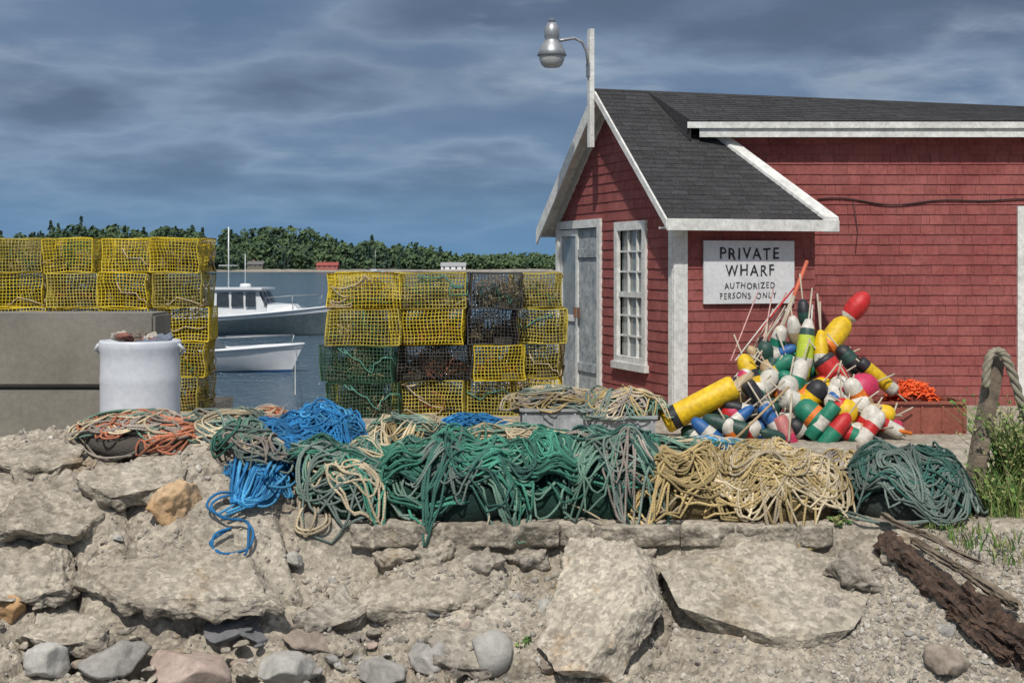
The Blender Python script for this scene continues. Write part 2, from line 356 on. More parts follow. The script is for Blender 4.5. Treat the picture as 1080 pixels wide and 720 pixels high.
# ---------------- shed
A=math.radians(18.06); cA,sA=math.cos(A),math.sin(A)
def B(u,v,z): return Vector((1.72+cA*u-sA*v,15+sA*u+cA*v,z))
BMX=Matrix(((cA,-sA,0,1.72),(sA,cA,0,15),(0,0,1,0),(0,0,0,1)))
shed=empty('wharf_shed',B(0,0,0),A); tag(shed,'red shingled wharf shed with white trim and dark asphalt roof','shed')
def zr(v): 
    v=min(v,3.58-v); return 2.09+.7647*(v+.25)
def clip(poly,cp):
    out=poly
    k=len(cp)
    for i in range(k):
        ax,ay=cp[i]; bx,by=cp[(i+1)%k]; inp=out; out=[]
        if not inp: return []
        def side(p): return (bx-ax)*(p[1]-ay)-(by-ay)*(p[0]-ax)
        for j in range(len(inp)):
            p=inp[j-1]; q=inp[j]; sp,sq=side(p),side(q)
            if sq>=0:
                if sp<0: t=sp/(sp-sq); out.append((p[0]+(q[0]-p[0])*t,p[1]+(q[1]-p[1])*t))
                out.append(q)
            elif sp>=0: t=sp/(sp-sq); out.append((p[0]+(q[0]-p[0])*t,p[1]+(q[1]-p[1])*t))
    return out
def shingle(mb,P0,ux,uy,n,poly,row,wr,th,openings=[],jit=.003,gap=.003,mi=0):
    P0,ux,uy,n=map(Vector,(P0,ux,uy,n))
    a0=min(p[0] for p in poly);a1=max(p[0] for p in poly);b0=min(p[1] for p in poly);b1=max(p[1] for p in poly)
    b=b0; 
    while b<b1:
        a=a0-U(0,wr[1]); ro=U(-.002,.002)
        while a<a1:
            w=U(*wr); g=U(.3,1.6)*gap; l,r=a+g/2,a+w-g/2; a+=w; ok=True
            for (o0,o1,q0,q1) in openings:
                if q0<b+row*.5<q1:
                    if r<=o0 or l>=o1: pass
                    elif l<o0: r=o0
                    elif r>o1: l=o1
                    else: ok=False
            if not ok or r-l<.005: continue
            bb=b-U(0,jit)+ro; lift=U(0,.0025); 
            pl=clip([(l,bb+U(0,jit*.6)),(r,bb),(r,b+row+.005),(l,b+row+.005)],poly)
            if len(pl)<3: continue
            k=len(pl); fr=[P0+ux*p[0]+uy*p[1]+n*(th*(1-(p[1]-b)/row*.85)+lift+.002) for p in pl]; bk=[P0+ux*p[0]+uy*p[1]-n*.002 for p in pl]
            mb.add(fr+bk,[tuple(range(k))]+[(i,(i+1)%k,k+(i+1)%k,k+i) for i in range(k)],mi)
        b+=row
M_red=mat('red_shingle',(.255,.070,.065),(.32,.104,.094),scale=1.8,rough=.85,bump=.3,bscale=60,island=.11,grime=.24,spec=.25)
M_redb=mat('red_backing',(.15,.036,.033))
M_asph=mat('asphalt_shingle',(.034,.034,.036),(.066,.066,.069),scale=45,rough=.95,bump=.5,bscale=150,island=.2,spec=.2)
M_trim=mat('weathered_white_trim',(.62,.62,.59),(.80,.80,.77),scale=7,rough=.6,bump=.2,bscale=30,grime=.25)
M_dgrey=mat('weathered_blue_grey_door',(.26,.30,.32),(.50,.53,.53),scale=7,rough=.8,bump=.3,bscale=30,grime=.45)
U3=Vector((cA,sA,0));V3=Vector((-sA,cA,0));Z3=Vector((0,0,1))
mb=MB()
shingle(mb,B(0,-.002,0),U3,Z3,-V3,[(0,0),(1.66,0),(1.66,2.16),(0,2.16)],.112,(.08,.2),.011)
mb.add([B(0,0,-.1),B(1.62,0,-.1),B(1.62,0,2.2),B(0,0,2.2)],[(0,1,2,3)],1)
mb.add([B(1.62,0,-.1),B(1.06,1.1,-.1),B(1.06,1.1,3.0),B(1.62,0,2.22)],[(0,1,2,3)],1)
mb.make('wall',[M_red,M_redb],shed)
mb=MB()
shingle(mb,B(-.002,0,0),V3,Z3,-U3,[(0,0),(3.58,0),(3.58,2.2),(1.79,3.57),(0,2.2)],.112,(.08,.2),.011,[(.76,1.54,.48,2.04),(2.1,3.55,0,2.1)])
mb.add([B(.0,0,-.1),B(0,.8,-.1),B(0,.8,2.8),B(0,0,2.2)],[(0,1,2,3)],1); mb.add([B(0,1.52,-.1),B(0,2.12,-.1),B(0,2.12,3.3),B(0,1.79,3.57),B(0,1.52,3.35)],[(0,1,2,3,4)],1)
mb.add([B(0,.8,-.1),B(0,1.52,-.1),B(0,1.52,.5),B(0,.8,.5)],[(0,1,2,3)],1); mb.add([B(0,.8,2.02),B(0,1.52,2.02),B(0,1.52,3.35),B(0,.8,2.8)],[(0,1,2,3)],1)
mb.add([B(0,2.12,2.08),B(0,3.58,2.08),B(0,3.58,2.2),B(0,2.12,3.3)],[(0,1,2,3)],1)
mb.add([B(0,3.58,-.1),B(9,3.58,-.1),B(9,3.58,2.2),B(0,3.58,2.2)],[(0,1,2,3)],1)
mb.make('gable_wall',[M_red,M_redb],shed)
YW=16.3
mb=MB()
shingle(mb,(2.2,YW-.002,0),(1,0,0),Z3,(0,-1,0),[(0,0),(7.3,0),(7.3,3.06),(0,3.06)],.115,(.08,.2),.012,[(3.62,4.62,.0,2.25)])
mb.add([(2.2,YW,-.1),(5.82,YW,-.1),(5.82,YW,3.2),(2.2,YW,3.2)],[(0,1,2,3)],1); mb.add([(5.82,YW,2.25),(6.82,YW,2.25),(6.82,YW,3.2),(5.82,YW,3.2)],[(0,1,2,3)],1)
mb.add([(6.82,YW,-.1),(9.5,YW,-.1),(9.5,YW,3.2),(6.82,YW,3.2)],[(0,1,2,3)],1); mb.add([(9.5,YW,-.1),(9.5,20.5,-.1),(9.5,20.5,3.2),(9.5,YW,3.2)],[(0,1,2,3)],1)
mb.make('wing_wall',[M_red,M_redb],shed)
sl=math.hypot(1,.7647); SV=(V3+Z3*.7647)/sl; SN=(Z3-V3*.7647)/sl
def rp(u,v): return (u,(v+.25)*sl)
roofpoly=[(-.2,-.25),(1.78,-.25),(1.10,1.03),(.70,1.79),(-.2,1.79)]
mb=MB(); shingle(mb,B(0,-.25,2.09),U3,SV,SN,[rp(*p) for p in roofpoly],.085,(.12,.2),.005,jit=.002,gap=.004)
mb.add([B(u,v,zr(v)+.001) for u,v in roofpoly],[(0,1,2,3,4)],0)
mb.add([B(-.2,1.79,3.651),B(9,1.79,3.651),B(9,3.83,2.09),B(-.2,3.83,2.09)],[(0,1,2,3)],0)
mb.tube([B(-.21,1.79,3.645),B(8.8,1.79,3.645)],.025,6,0)
A0=Vector((2.02,16.04,3.225)); B0=Vector((9.7,16.04,3.225)); R0=B(.45,1.79,3.66); R1=B(8.8,1.79,3.66)
mb.add([A0,B0,R1,R0],[(0,1,2),(0,2,3)],0)
for i in range(14):
    t0=i/14; t1=(i+1)/14; P0_,P1_=A0.lerp(R0,t0),B0.lerp(R1,t0); Q0_,Q1_=A0.lerp(R0,t1),B0.lerp(R1,t1)
    a=0.0
    while a<1: 
        w_=U(.018,.03); a2=min(1,a+w_-.0006); z_=Z3*(.006+U(0,.002)); 
        mb.add([P0_.lerp(P1_,a)+z_,P0_.lerp(P1_,a2)+z_,Q0_.lerp(Q1_,a2)+Z3*.004,Q0_.lerp(Q1_,a)+Z3*.004],[(0,1,2,3)],0); a+=w_
mb.add([A0+Vector((0,.01,-.22)),A0,R0,B(.45,1.6,zr(1.6))],[(0,1,2,3)])
roof=mb.make('roof',M_asph,shed)
mb=MB()
def slabuv(pts,dz0,dz1,mi=0):
    k=len(pts); top=[B(u,v,zr(v)+dz1) for u,v in pts]; bot=[B(u,v,zr(v)+dz0) for u,v in pts]
    mb.add(top+bot,[tuple(range(k)),tuple(range(2*k-1,k-1,-1))]+[(i,k+i,k+(i+1)%k,(i+1)%k) for i in range(k)],mi)
slabuv(roofpoly,-.05,-.003)
slabuv([(-.2,1.79),(1,1.79),(1,3.83),(-.2,3.83)],-.05,-.003)
mb.box(-.215,1.80,-.285,-.252,1.965,2.085,M=BMX)
mb.box(-.19,1.74,-.25,0,1.985,2.005,M=BMX)
mb.box(-.2,1.2,3.832,3.86,1.97,2.08,M=BMX)
def rake(v0,v1,w):
    P=[]
    for dz in (-w,-.002):
        P+= [B(-.225,v0,zr(v0)+dz),B(-.2-.003,v0,zr(v0)+dz),B(-.2-.003,v1,zr(v1)+dz),B(-.225,v1,zr(v1)+dz)]
    mb.hexa(P)
rake(-.27,1.79,.09); rake(1.79,3.85,.2)
for v0,v1 in ((0.0,1.79),(1.79,3.58)):
    P=[]
    for dz in (-.19,-.055): P+=[B(-.035,v0,zr(v0)+dz),B(-.0,v0,zr(v0)+dz),B(-.0,v1,zr(v1)+dz),B(-.035,v1,zr(v1)+dz)]
    mb.hexa(P)
d0=(1.80,-.27);d1=(.98,1.26)
P=[]
for dz in (-.12,.045):
    for (u,v) in ((d0[0]-.17,d0[1]),(d0[0],d0[1]),(d1[0],d1[1]),(d1[0]-.14,d1[1])): P.append(B(u,v,zr(v)+dz))
mb.hexa(P)
mb.box(-.03,.13,-.034,-.0,0,1.99,M=BMX); mb.box(-.034,-.0,.0,.1,0,2.0,M=BMX); mb.box(-.034,0,3.5,3.62,0,2.1,M=BMX)
mb.box(1.98,9.7,16.04,16.07,3.15,3.22); mb.box(2.12,9.7,16.07,16.10,3.05,3.18); mb.box(2.2,9.6,16.10,16.3,3.07,3.09)
mb.make('trim',M_trim,shed)
def gbox(mb,v0,v1,z0,z1,d0,d1,mi=0): mb.box(-d1,-d0,v0,v1,z0,z1,mi,M=BMX)
mb=MB()
gbox(mb,.70,.79,.44,2.10,0,.045);gbox(mb,1.51,1.60,.44,2.10,0,.045);gbox(mb,.79,1.51,2.0,2.10,0,.045);gbox(mb,.79,1.51,.50,.57,-.01,.045);gbox(mb,.66,1.64,.42,.50,0,.07)
gbox(mb,.79,1.51,1.24,1.30,-.02,.02)
for v in (1.02,1.27): gbox(mb,v-.012,v+.012,.57,2.0,-.02,.008)
for z in (.8,1.03,1.53,1.76): gbox(mb,.79,1.51,z-.01,z+.01,-.02,.006)
win=mb.make('window',M_trim,shed)
mb=MB(); gbox(mb,.79,1.51,.57,2.0,-.03,-.022); mb.make('pane',mat('window_glass',(.16,.18,.18),(.30,.32,.31),scale=2.5,rough=.12),win)
mb=MB(); gbox(mb,2.05,2.15,0,2.16,0,.045);gbox(mb,3.5,3.58,0,2.16,.036,.05);gbox(mb,2.15,3.5,2.06,2.16,0,.045); mb.make('door_frame',M_trim,shed)
for i,(v0,v1) in enumerate(((2.15,2.85),(2.86,3.5))):
    mb=MB(); k=5
    for j in range(k): a=v0+(v1-v0)*j/k; gbox(mb,a+.003,a+(v1-v0)/k-.003,.03,2.05,-.03,.0)
    if i==0:
        gbox(mb,v0,v1,.3,.4,0,.02); gbox(mb,v0,v1,1.7,1.8,0,.02)
    else:
        gbox(mb,v0,v0+.07,.03,2.05,0,.02,1);gbox(mb,v1-.07,v1,.03,2.05,0,.02,1);gbox(mb,v0+.07,v1-.07,.9,.98,0,.02,1);gbox(mb,v0+.07,v1-.07,1.97,2.05,0,.02,1)
    d=mb.make('door',[M_dgrey,M_trim],shed)
    if i==1:
        mb=MB(); gbox(mb,v0+.07,v1-.07,.98,1.97,0.001,.008); mb.make('pane',MC['window_glass'],d)
    mb=MB(); gbox(mb,v0+.03 if i else v1-.08,v0+.06 if i else v1-.05,.95,1.08,.02,.05); mb.make('handle',mat('rusty_iron',(.12,.06,.04),(.2,.1,.06)),d)
mb=MB(); mb.box(5.78,5.90,YW-.05,YW,0,2.28); mb.box(6.74,6.86,YW-.05,YW,0,2.28); mb.box(5.90,6.74,YW-.05,YW,2.17,2.28); mb.make('door_frame',M_trim,shed)
mb=MB(); mb.box(5.90,6.74,YW-.0,YW+.03,0.02,2.17); d=mb.make('door',M_dgrey,shed)
mb=MB(); mb.box(6.05,6.6,YW-.008,YW-.001,1.1,1.95); mb.make('pane',MC['window_glass'],d)
mb=MB(); pts=[]
for i in range(31):
    t=i/30; x=3.5+t*4; pts.append((x,YW-.03,2.36-.05*math.sin(t*math.pi*2)**2+.02*math.sin(t*23)))
mb.tube(pts,.008,5); mb.tube([(3.9,YW-.03,2.33),(3.95,YW-.04,2.0),(3.93,YW-.03,1.75)],.005,4)
mb.make('cable',mat('black_rubber',(.02,.02,.02)),shed)
# ---------------- sign
sg=empty('sign',B(.85,-.05,1.2),A); tag(sg,'white hand lettered private wharf sign fixed to the red wall','sign')
mb=MB(); mb.box(.308,1.384,-.055,-.03,1.193,1.865,M=BMX); mb.make('board',mat('sign_white',(.60,.61,.62),(.68,.69,.70),scale=3,rough=.6,grime=.12),sg)
M_ink=mat('sign_ink',(.02,.02,.025))
def text(s,width,zc,hh,off,uc=.846):
    cu=bpy.data.curves.new('lettering','FONT'); cu.body=s; cu.size=1; cu.extrude=.02; cu.align_x='CENTER'; cu.space_character=1.25; cu.offset=off
    to=bpy.data.objects.new('tmp',cu); COL.objects.link(to); dg=bpy.context.evaluated_depsgraph_get(); me=bpy.data.meshes.new_from_object(to.evaluated_get(dg)); bpy.data.objects.remove(to)
    co=np.array([v.co[:] for v in me.vertices]); mn,mx=co.min(0),co.max(0)
    sx=width/(mx[0]-mn[0]); sy=hh/(mx[1]-mn[1]); c=(mn+mx)/2
    for v in me.vertices:
        x=(v.co.x-c[0])*sx; y=(v.co.y-c[1])*sy; z=v.co.z
        y+=.006*math.sin(x*19+zc*30); x+=.004*math.sin(y*60+zc*10+x*14)
        v.co=B(uc+x,-.0575-(.0015 if z>0 else 0),zc+y)
    me.materials.clear(); me.materials.append(M_ink)
    o=bpy.data.objects.new('lettering',me); COL.objects.link(o); o.parent=sg; o.matrix_parent_inverse=WM(sg).inverted()
def zy(py): return H-(py-280)/F*15.28
text('PRIVATE',.70,zy(267.5),.125,.011); text('WHARF',.58,zy(285),.12,.011); text('AUTHORIZED',.60,zy(301),.066,.006); text('PERSONS',.36,zy(311.5),.066,.006,.675); text('ONLY',.24,zy(311.5),.066,.006,1.045)
# ---------------- lamp
lp=empty('barn_lamp',B(-.27,1.79,3.0),A); tag(lp,'galvanised gooseneck yard lamp on a white post at the gable peak','lamp')
mb=MB(); mb.box(-.285,-.228,1.75,1.83,2.98,4.36,M=BMX); mb.make('post',M_trim,lp)
mb=MB(); pts=[B(-.285,1.79,3.92),B(-.31,1.79,4.10),B(-.36,1.79,4.2),B(-.46,1.79,4.245),B(-.58,1.79,4.22),B(-.68,1.79,4.2)]
mb.tube(pts,.018,8); mb.box(-.30,-.282,1.745,1.835,3.8,3.96,M=BMX); mb.make('arm',M_metal,lp)
LM=Matrix.Translation(B(-.74,1.79,3.88))
mb=MB(); mb.lathe([(0.0,.53),(.05,.53),(.062,.50),(.085,.47),(.088,.36),(.075,.34),(.085,.31),(.12,.27),(.15,.21),(.172,.15),(.166,.145),(.14,.18),(0,.2)],24,0,LM); mb.make('lamp_shade',M_metal,lp)
mb=MB(); mb.lathe([(.15,.155),(.145,.10),(.12,.04),(.09,.015),(0,.01)],24,0,LM); mb.make('lens',mat('lamp_lens',(.38,.39,.39),(.46,.47,.47),rough=.3),lp)
mb=MB(); mb.lathe([(0,.58),(.03,.58),(.04,.53),(0,.53)],12,0,LM); mb.make('photocell',mat('photocell',(.12,.14,.18)),lp)
# ---------------- traps
def wire_mesh(wd,dp,h,sp,r,fr):
    b=MB()
    def seg(p,q,r): 
        p=Vector(p);q=Vector(q);t=(q-p).normalized();n=t.orthogonal().normalized()*r;m=t.cross(n)
        k=4; 
        ring=[]
        for i in range(k+1):
            c=p.lerp(q,i/k); ring+=[c+n,c+m,c-n,c-m]
        b.add(ring,[(4*i+j,4*i+(j+1)%4,4*i+4+(j+1)%4,4*i+4+j) for i in range(k) for j in range(4)])
    X=wd/2;Y=dp/2
    def fr_(a): return [(-a/2)+a*i/max(1,round(a/sp)) for i in range(round(a/sp)+1)]
    for x in fr_(wd):
        rr=fr if abs(abs(x)-X)<1e-6 else r
        for y in (-Y,Y): seg((x,y,0),(x,y,h),rr)
        for z in (0,h): seg((x,-Y,z),(x,Y,z),r)
    for y in fr_(dp):
        for x in (-X,X): seg((x,y,0),(x,y,h),r)
        for z in (0,h): seg((-X,y,z),(X,y,z),fr if abs(abs(y)-Y)<1e-6 else r)
    for i in range(round(h/sp)+1):
        z=h*i/round(h/sp); rr=fr if i in (0,round(h/sp)) else r
        for y in (-Y,Y): seg((-X,y,z),(X,y,z),rr)
        for x in (-X,X): seg((x,-Y,z),(x,Y,z),rr)
    return b
LGT,SHT,HT=.76,.53,.37
M_yel=mat('yellow_wire',(.62,.46,.02),(.76,.58,.04),scale=9,rough=.5,var=.2,grime=.35)
M_yel2=mat('faded_yellow_wire',(.46,.38,.07),(.60,.48,.08),scale=7,rough=.6,var=.2,grime=.4)
M_grnw=mat('green_wire',(.03,.09,.05),(.06,.13,.07),scale=9,rough=.5,var=.2)
M_blkw=mat('black_wire',(.03,.028,.028),(.08,.07,.055),scale=9,rough=.6,var=.2)
cages={}
wms=[wire_mesh(LGT,SHT,HT,.036,.0037,.0065)]
def warp(b,s):
    c=MB(); c.f=b.f;c.m=b.m;c.s=b.s;c.a=b.a
    c.v=[(x+.03*noise.noise(Vector((x*4,y*4,z*5+s))),y+.035*noise.noise(Vector((x*3+s,y*4,z*6))),z+.022*noise.noise(Vector((x*3,y*3+s,z)))) for x,y,z in b.v]; return c
for k,m in (('y',M_yel),('f',M_yel2),('g',M_grnw),('k',M_blkw)): cages[k]=[warp(wms[0],s*7.3).mesh('cage',[m]) for s in range(1,5)]
M_net=mat('dark_net',(.04,.045,.04),(.12,.10,.07),scale=20,rough=.9); M_neto=mat('orange_net_twine',(.45,.12,.05),(.30,.13,.07),scale=20,rough=.9); M_netg=mat('green_net_twine',(.03,.14,.10),(.06,.18,.12),scale=20,rough=.9); M_nett=mat('tan_net_twine',(.30,.24,.14),(.44,.36,.22),scale=20,rough=.9)
nets=[]
for k in range(6):
    b=MB()
    for side in (-1,1):
        for a in range(16):
            t=a/16*6.283; b.tube([(side*.02,.24*math.cos(t)*1.0,.185+.17*math.sin(t)),(side*.16,.10*math.cos(t+.3),.19+.08*math.sin(t+.3))],.004,3)
        for rr,xx in ((.95,.03),(.8,.07),(.65,.1),(.5,.13)): b.tube([(side*xx,.24*rr*math.cos(t),.185+.17*rr*math.sin(t)) for t in np.arange(0,6.28,.4)],.004,3,closed=True)
    for i in range(13): b.tube([(-.001,-.26+i*.042,.0),(-.001,-.26+i*.042,.36)],.004,3)
    for i in range(48):
        cx_=U(-.3,.3); cy_=U(-.23,.2); hz=U(.08,.30)
        b.tube([(cx_+U(-.12,.12),cy_+U(-.08,.08),U(.01,hz)) for _ in range(7)],.0068,4,i%3)
    b.box(-.34,-.12,-.2,-.02,.005,.07,1); b.box(.14,.34,.02,.2,.005,.07,1)
    nets.append(b.mesh('netting',[[M_net,M_nett,M_net,M_netg,M_nett,M_net][k],M_net,[M_nett,M_netg,M_neto][k%3]]))
M_rt=mat('tan_rope_small',(.40,.30,.17),(.56,.46,.30),scale=12,rough=.9); M_rg=mat('teal_rope_small',(.06,.22,.16),(.12,.3,.22),scale=12,rough=.9)
ropes=[]
for k in range(9):
    b=MB(); 
    x=U(-.33,.33); pts=[(x,-SHT/2-.016,HT-.01)]
    for i in range(int(U(6,12))): 
        x=max(-.36,min(.36,x+U(-.28,.28))); pts.append((x,-SHT/2-.016-U(0,.012),max(.03,min(.35,pts[-1][2]+U(-.16,.12)))))
    Q=[]
    for i in range(len(pts)-1):
        for s in range(4):
            t=s/4; p=Vector(pts[i]).lerp(Vector(pts[i+1]),t); p.z-=.03*math.sin(math.pi*t); Q.append(p)
    sgn=-1 if Q[-1].x<0 else 1
    y=-SHT/2-.016; z=Q[-1].z; Q.append(Vector((sgn*(LGT/2+.016),y,z)))
    for i in range(5): y=min(.25,y+U(.02,.16)); z=max(.03,min(.35,z+U(-.12,.12))); Q.append(Vector((sgn*(LGT/2+.017),y,z)))
    b.tube(Q,.0065,5,0)
    ropes.append(b.mesh('bridle_rope',[M_rt if k%3 else M_rg]))
desc={'y':'yellow wire lobster trap with netting stacked on others','f':'faded yellow wire lobster trap hung with tan rope','g':'dark green wire lobster trap in the stack','k':'black wire lobster trap with tangled rope in the stack'}
def trap(x,y,z,rz,k,grp,sub=1):
    if rnd()<.35: rz+=math.pi
    e=empty('lobster_trap',(x,y,z),rz)
    for nm,me in (('cage',random.choice(cages[k])),('netting',random.choice(nets)),('bridle_rope',random.choice(ropes))):
        o=bpy.data.objects.new(nm,me); o.parent=e; COL.objects.link(o)
    tag(e,desc[k],'lobster trap',grp)
g1='lobster traps stacked behind the concrete wall'; g2='lobster traps stacked on the wharf'
for c in range(5):
    xr=(215-540)/F*15.6-.29-c*.58
    for r in range(5):
        trap(xr+U(-.035,.035),15.62+.38+U(-.06,.06),r*(HT+.012)+.0,math.pi/2+U(-.07,.07),random.choice('yyyyf'),g1)
for r in range(4):
    z=r*(HT+.012)
    for c,(px,Y) in enumerate(((380,14.95),(455,15.1))):
        k={0:'gf',1:'gk',2:'fy',3:'yf'}[r][c]
        trap((px-540)/F*Y+U(-.04,.04),Y+.27+U(-.1,.08),z,U(-.13,.13),k,g2)
        trap((px-540)/F*Y+U(-.02,.02),Y+.9,z,U(-.04,.04),random.choice('yfk'),g2)
    for c,px in enumerate((520,568)):
        Y=15.1; k={0:'fy',1:'yf',2:'kf',3:'kf'}[r][c]
        trap((px-540)/F*Y+U(-.035,.035),Y+.38+c*.35+U(-.08,.08),z,math.pi/2+U(-.12,.12),k,g2)
# ---------------- concrete block wall
e=empty('concrete_block_wall',(-5,12.4,0)); tag(e,'heavy grey precast concrete block wall with a joint line','wall')
xR=(163-540)/F*12.2
def bevbox(x0,x1,y0,y1,z0,z1,bv,name,m,par):
    bm=bmesh.new(); bmesh.ops.create_cube(bm,size=1)
    for v in bm.verts: v.co=Vector(((x0+x1)/2+v.co.x*(x1-x0),(y0+y1)/2+v.co.y*(y1-y0),(z0+z1)/2+v.co.z*(z1-z0)))
    bmesh.ops.bevel(bm,geom=bm.edges[:],offset=bv,segments=2,affect='EDGES'); me=bpy.data.meshes.new(name); bm.to_mesh(me); bm.free(); me.materials.append(m)
    o=bpy.data.objects.new(name,me); COL.objects.link(o); o.parent=par; 
    if par: o.matrix_parent_inverse=WM(par).inverted()
    return o
bevbox(-7.5,xR,12.2,12.8,.56,1.19,.025,'block',M_block,e)
bevbox(-7.5,xR-.03,12.17,12.83,-.1,.53,.025,'block',M_block,e)
bevbox(-7.5,xR-.06,12.26,12.75,.45,.6,.01,'joint',mat('joint_dark',(.08,.075,.07)),e)
# ---------------- drum
DX=(148-540)/F*10.7
e=empty('plastic_drum',(DX,10.7,.14)); tag(e,'white plastic drum filled with old gear behind the rubble','drum')
DM=Matrix.Translation((DX,10.7,.14)); M_pl=mat('drum_plastic',(.54,.57,.62),(.64,.66,.70),scale=2,rough=.4,grime=.08)
b=MB(); b.lathe([(0,0),(.27,0),(.288,.03),(.292,.15),(.294,.27),(.298,.30),(.294,.33),(.294,.45),(.294,.58),(.298,.61),(.294,.64),(.292,.75),(.294,.81),(.302,.84),(.303,.885),(.295,.90),(.27,.90),(.262,.85),(.0,.82)],48,0,DM); b.make('drum_body',M_pl,e)
for s in (-1,1): b=MB(); b.tube([(DX+s*.30,10.7-.05,.14+.87),(DX+s*.335,10.7-.02,.14+.83),(DX+s*.30,10.7+.02,.14+.79)],.012,6); b.make('handle',M_pl,e)
cl=[(.22,.09,.07),(.14,.17,.22),(.38,.36,.32),(.42,.39,.33),(.16,.13,.11)]
for i in range(16):
    a=i*.52*2; r=U(.02,.21); p=Vector((DX+r*math.cos(a),10.7+r*math.sin(a),1.035+U(-.02,.05)))
    vv,ff=rockarr((U(.05,.09),U(.05,.08),U(.02,.04)),300+i,3,6,.6); b=MB(); b.add([p+q for q in vv],ff,0,True)
    o=b.make('work_glove',mat('gear%d'%(i%5),cl[i%5],tuple(c*1.3 for c in cl[i%5]),scale=30,rough=.95,bump=.8)); tag(o,'crumpled work glove lying on top of the drum','glove','old gloves heaped on the drum')
# ---------------- ropes
RC={'g':(.035,.15,.105),'G':(.05,.22,.15),'p':(.14,.25,.19),'t':(.40,.30,.135),'T':(.47,.39,.26),'b':(.014,.15,.35),'B':(.06,.28,.50),'s':(.145,.19,.165),'y':(.27,.235,.20),'o':(.42,.15,.08),'w':(.46,.43,.36),'d':(.03,.10,.08)}
RNm={'g':'green','G':'bright_green','p':'pale_green','t':'tan','T':'light_tan','b':'blue','B':'light_blue','s':'slate_green','y':'grey_rope','o':'orange','w':'off_white','d':'deep_green'}
R={k:mat('rope_'+RNm[k],tuple(x*.7 for x in c),tuple(min(1,x*1.3) for x in c),scale=4,rough=.85,island=.34,bump=.3,bscale=200,rope=True) for k,c in RC.items()}
def pile(px0,px1,pt,pb,cols,n,label,ry=.40,r=.0080,zb=None,Yf=None,over=1.08,side=.6,core=True,big=1.0):
    n=int(n*1.3)
    pc=(px0+px1)/2
    if Yf is None: q=T(pc,pb); Yf=q.y
    Yc=Yf+ry*.98; xc=(pc-540)/F*Yc; rx=(px1-px0)/2/F*Yc*over
    z0=terrain(xc,Yc,False) if zb is None else zb
    h=H-(pt-280)/F*Yc-z0; h=max(h,.05)*.86
    keys=[]
    for c in cols:
        if c not in keys: keys.append(c)
    b=MB(); s0=U(0,99)
    def gnd(x,y): return z0 if zb is not None else max(terrain(x,y,False),z0-.17)
    def surf(x,y,k):
        dx=(x-xc)/rx; dy=(y-Yc)/ry; rr=math.hypot(dx,dy)
        rr*=1+.22*noise.noise(Vector((dx*1.6,dy*1.6,s0)))
        g=gnd(x,y)
        if rr<1.2: 
            q=rr/1.2
            return g+(max(z0,g)-g)*(1-q)+h*k*(1-q**3)**.7*(1+.30*noise.noise(Vector((x*6,y*6,3.3))))
        return g
    ng=max(2,n//4)
    for gi in range(ng):
        k=U(.88,1.08) if gi>ng*.35 else U(.40,.88)
        ci=keys.index(random.choice(cols))
        a_=min(U(.13,.28)*big,rx*.62); b_=a_*U(.28,.80); m_=rnd()
        ang=U(-.6,.6) if m_<.5*side/.6 else (math.pi/2+U(-.6,.6) if m_<.8 else U(0,math.pi))
        ex=abs(a_*math.cos(ang))+b_*abs(math.sin(ang)); ey=abs(a_*math.sin(ang))+b_*abs(math.cos(ang))
        th=U(0,6.283); q=math.sqrt(rnd()); ox=q*math.cos(th)*max(.05,rx*1.06-ex*.7); oy=q*math.sin(th)*max(.03,ry*1.0-ey*.6)
        P=[]; loops=U(2.5,6.0); pts=int(loops*26); w=[U(0,6.28) for _ in range(6)]; tight=U(.4,1)
        for j in range(pts):
            t=2*math.pi*j/26; lo=(j/26-loops/2)*.022*tight
            an=ang+.16*math.sin(t*.19+w[0]); e1=1+.10*math.sin(.83*t+w[1])+.04*math.sin(2.3*t+w[2])
            lx=a_*math.cos(t)*e1+.04*math.sin(.31*t+w[3])+lo*.4; ly=b_*math.sin(t)*(e1+.15*math.sin(.47*t+w[4]))+lo
            x=xc+ox+lx*math.cos(an)-ly*math.sin(an); y=Yc+oy+lx*math.sin(an)+ly*math.cos(an)
            if y<Yf-.03 and zb is None: y=Yf-.03-.15*(Yf-.03-y)
            z=surf(x,y,k)+r+abs(noise.noise(Vector((j*.09,gi*3.7,s0))))*.06
            P.append((x,y,z))
        b.tube(P,r*U(.85,1.15),6,ci)
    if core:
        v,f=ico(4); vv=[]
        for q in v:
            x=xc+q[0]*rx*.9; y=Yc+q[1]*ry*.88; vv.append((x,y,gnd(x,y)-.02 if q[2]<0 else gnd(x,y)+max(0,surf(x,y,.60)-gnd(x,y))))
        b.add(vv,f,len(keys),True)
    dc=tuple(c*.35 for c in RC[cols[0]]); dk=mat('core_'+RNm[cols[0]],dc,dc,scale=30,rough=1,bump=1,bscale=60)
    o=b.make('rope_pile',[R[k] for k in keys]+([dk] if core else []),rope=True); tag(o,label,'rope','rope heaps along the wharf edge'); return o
pile(90,215,440,484,'yoTopy',130,'coiled grey brown rope with orange strands on the rubble')
pile(150,225,448,486,'opyo',60,'orange and teal rope strands lying on the grey coils',ry=.3)
pile(195,292,436,482,'ypTs',110,'loose heap of weathered grey and teal rope on the rubble')
pile(232,310,456,520,'pgsyT',60,'mixed pale green rope hanging over the rubble',core=False,ry=.3)
pile(290,385,428,484,'bbbB',170,'bright blue rope heap slumped over the concrete',core=False,ry=.34)
pile(268,350,456,514,'bbBb',130,'blue rope cascading down over the rubble',ry=.3,core=False)
pile(248,300,496,542,'bBb',50,'lower blue rope loops spilling over the rubble',ry=.18,core=False)
pile(318,430,472,562,'gGdpTs',200,'green rope heap with tan strands at the concrete lip')
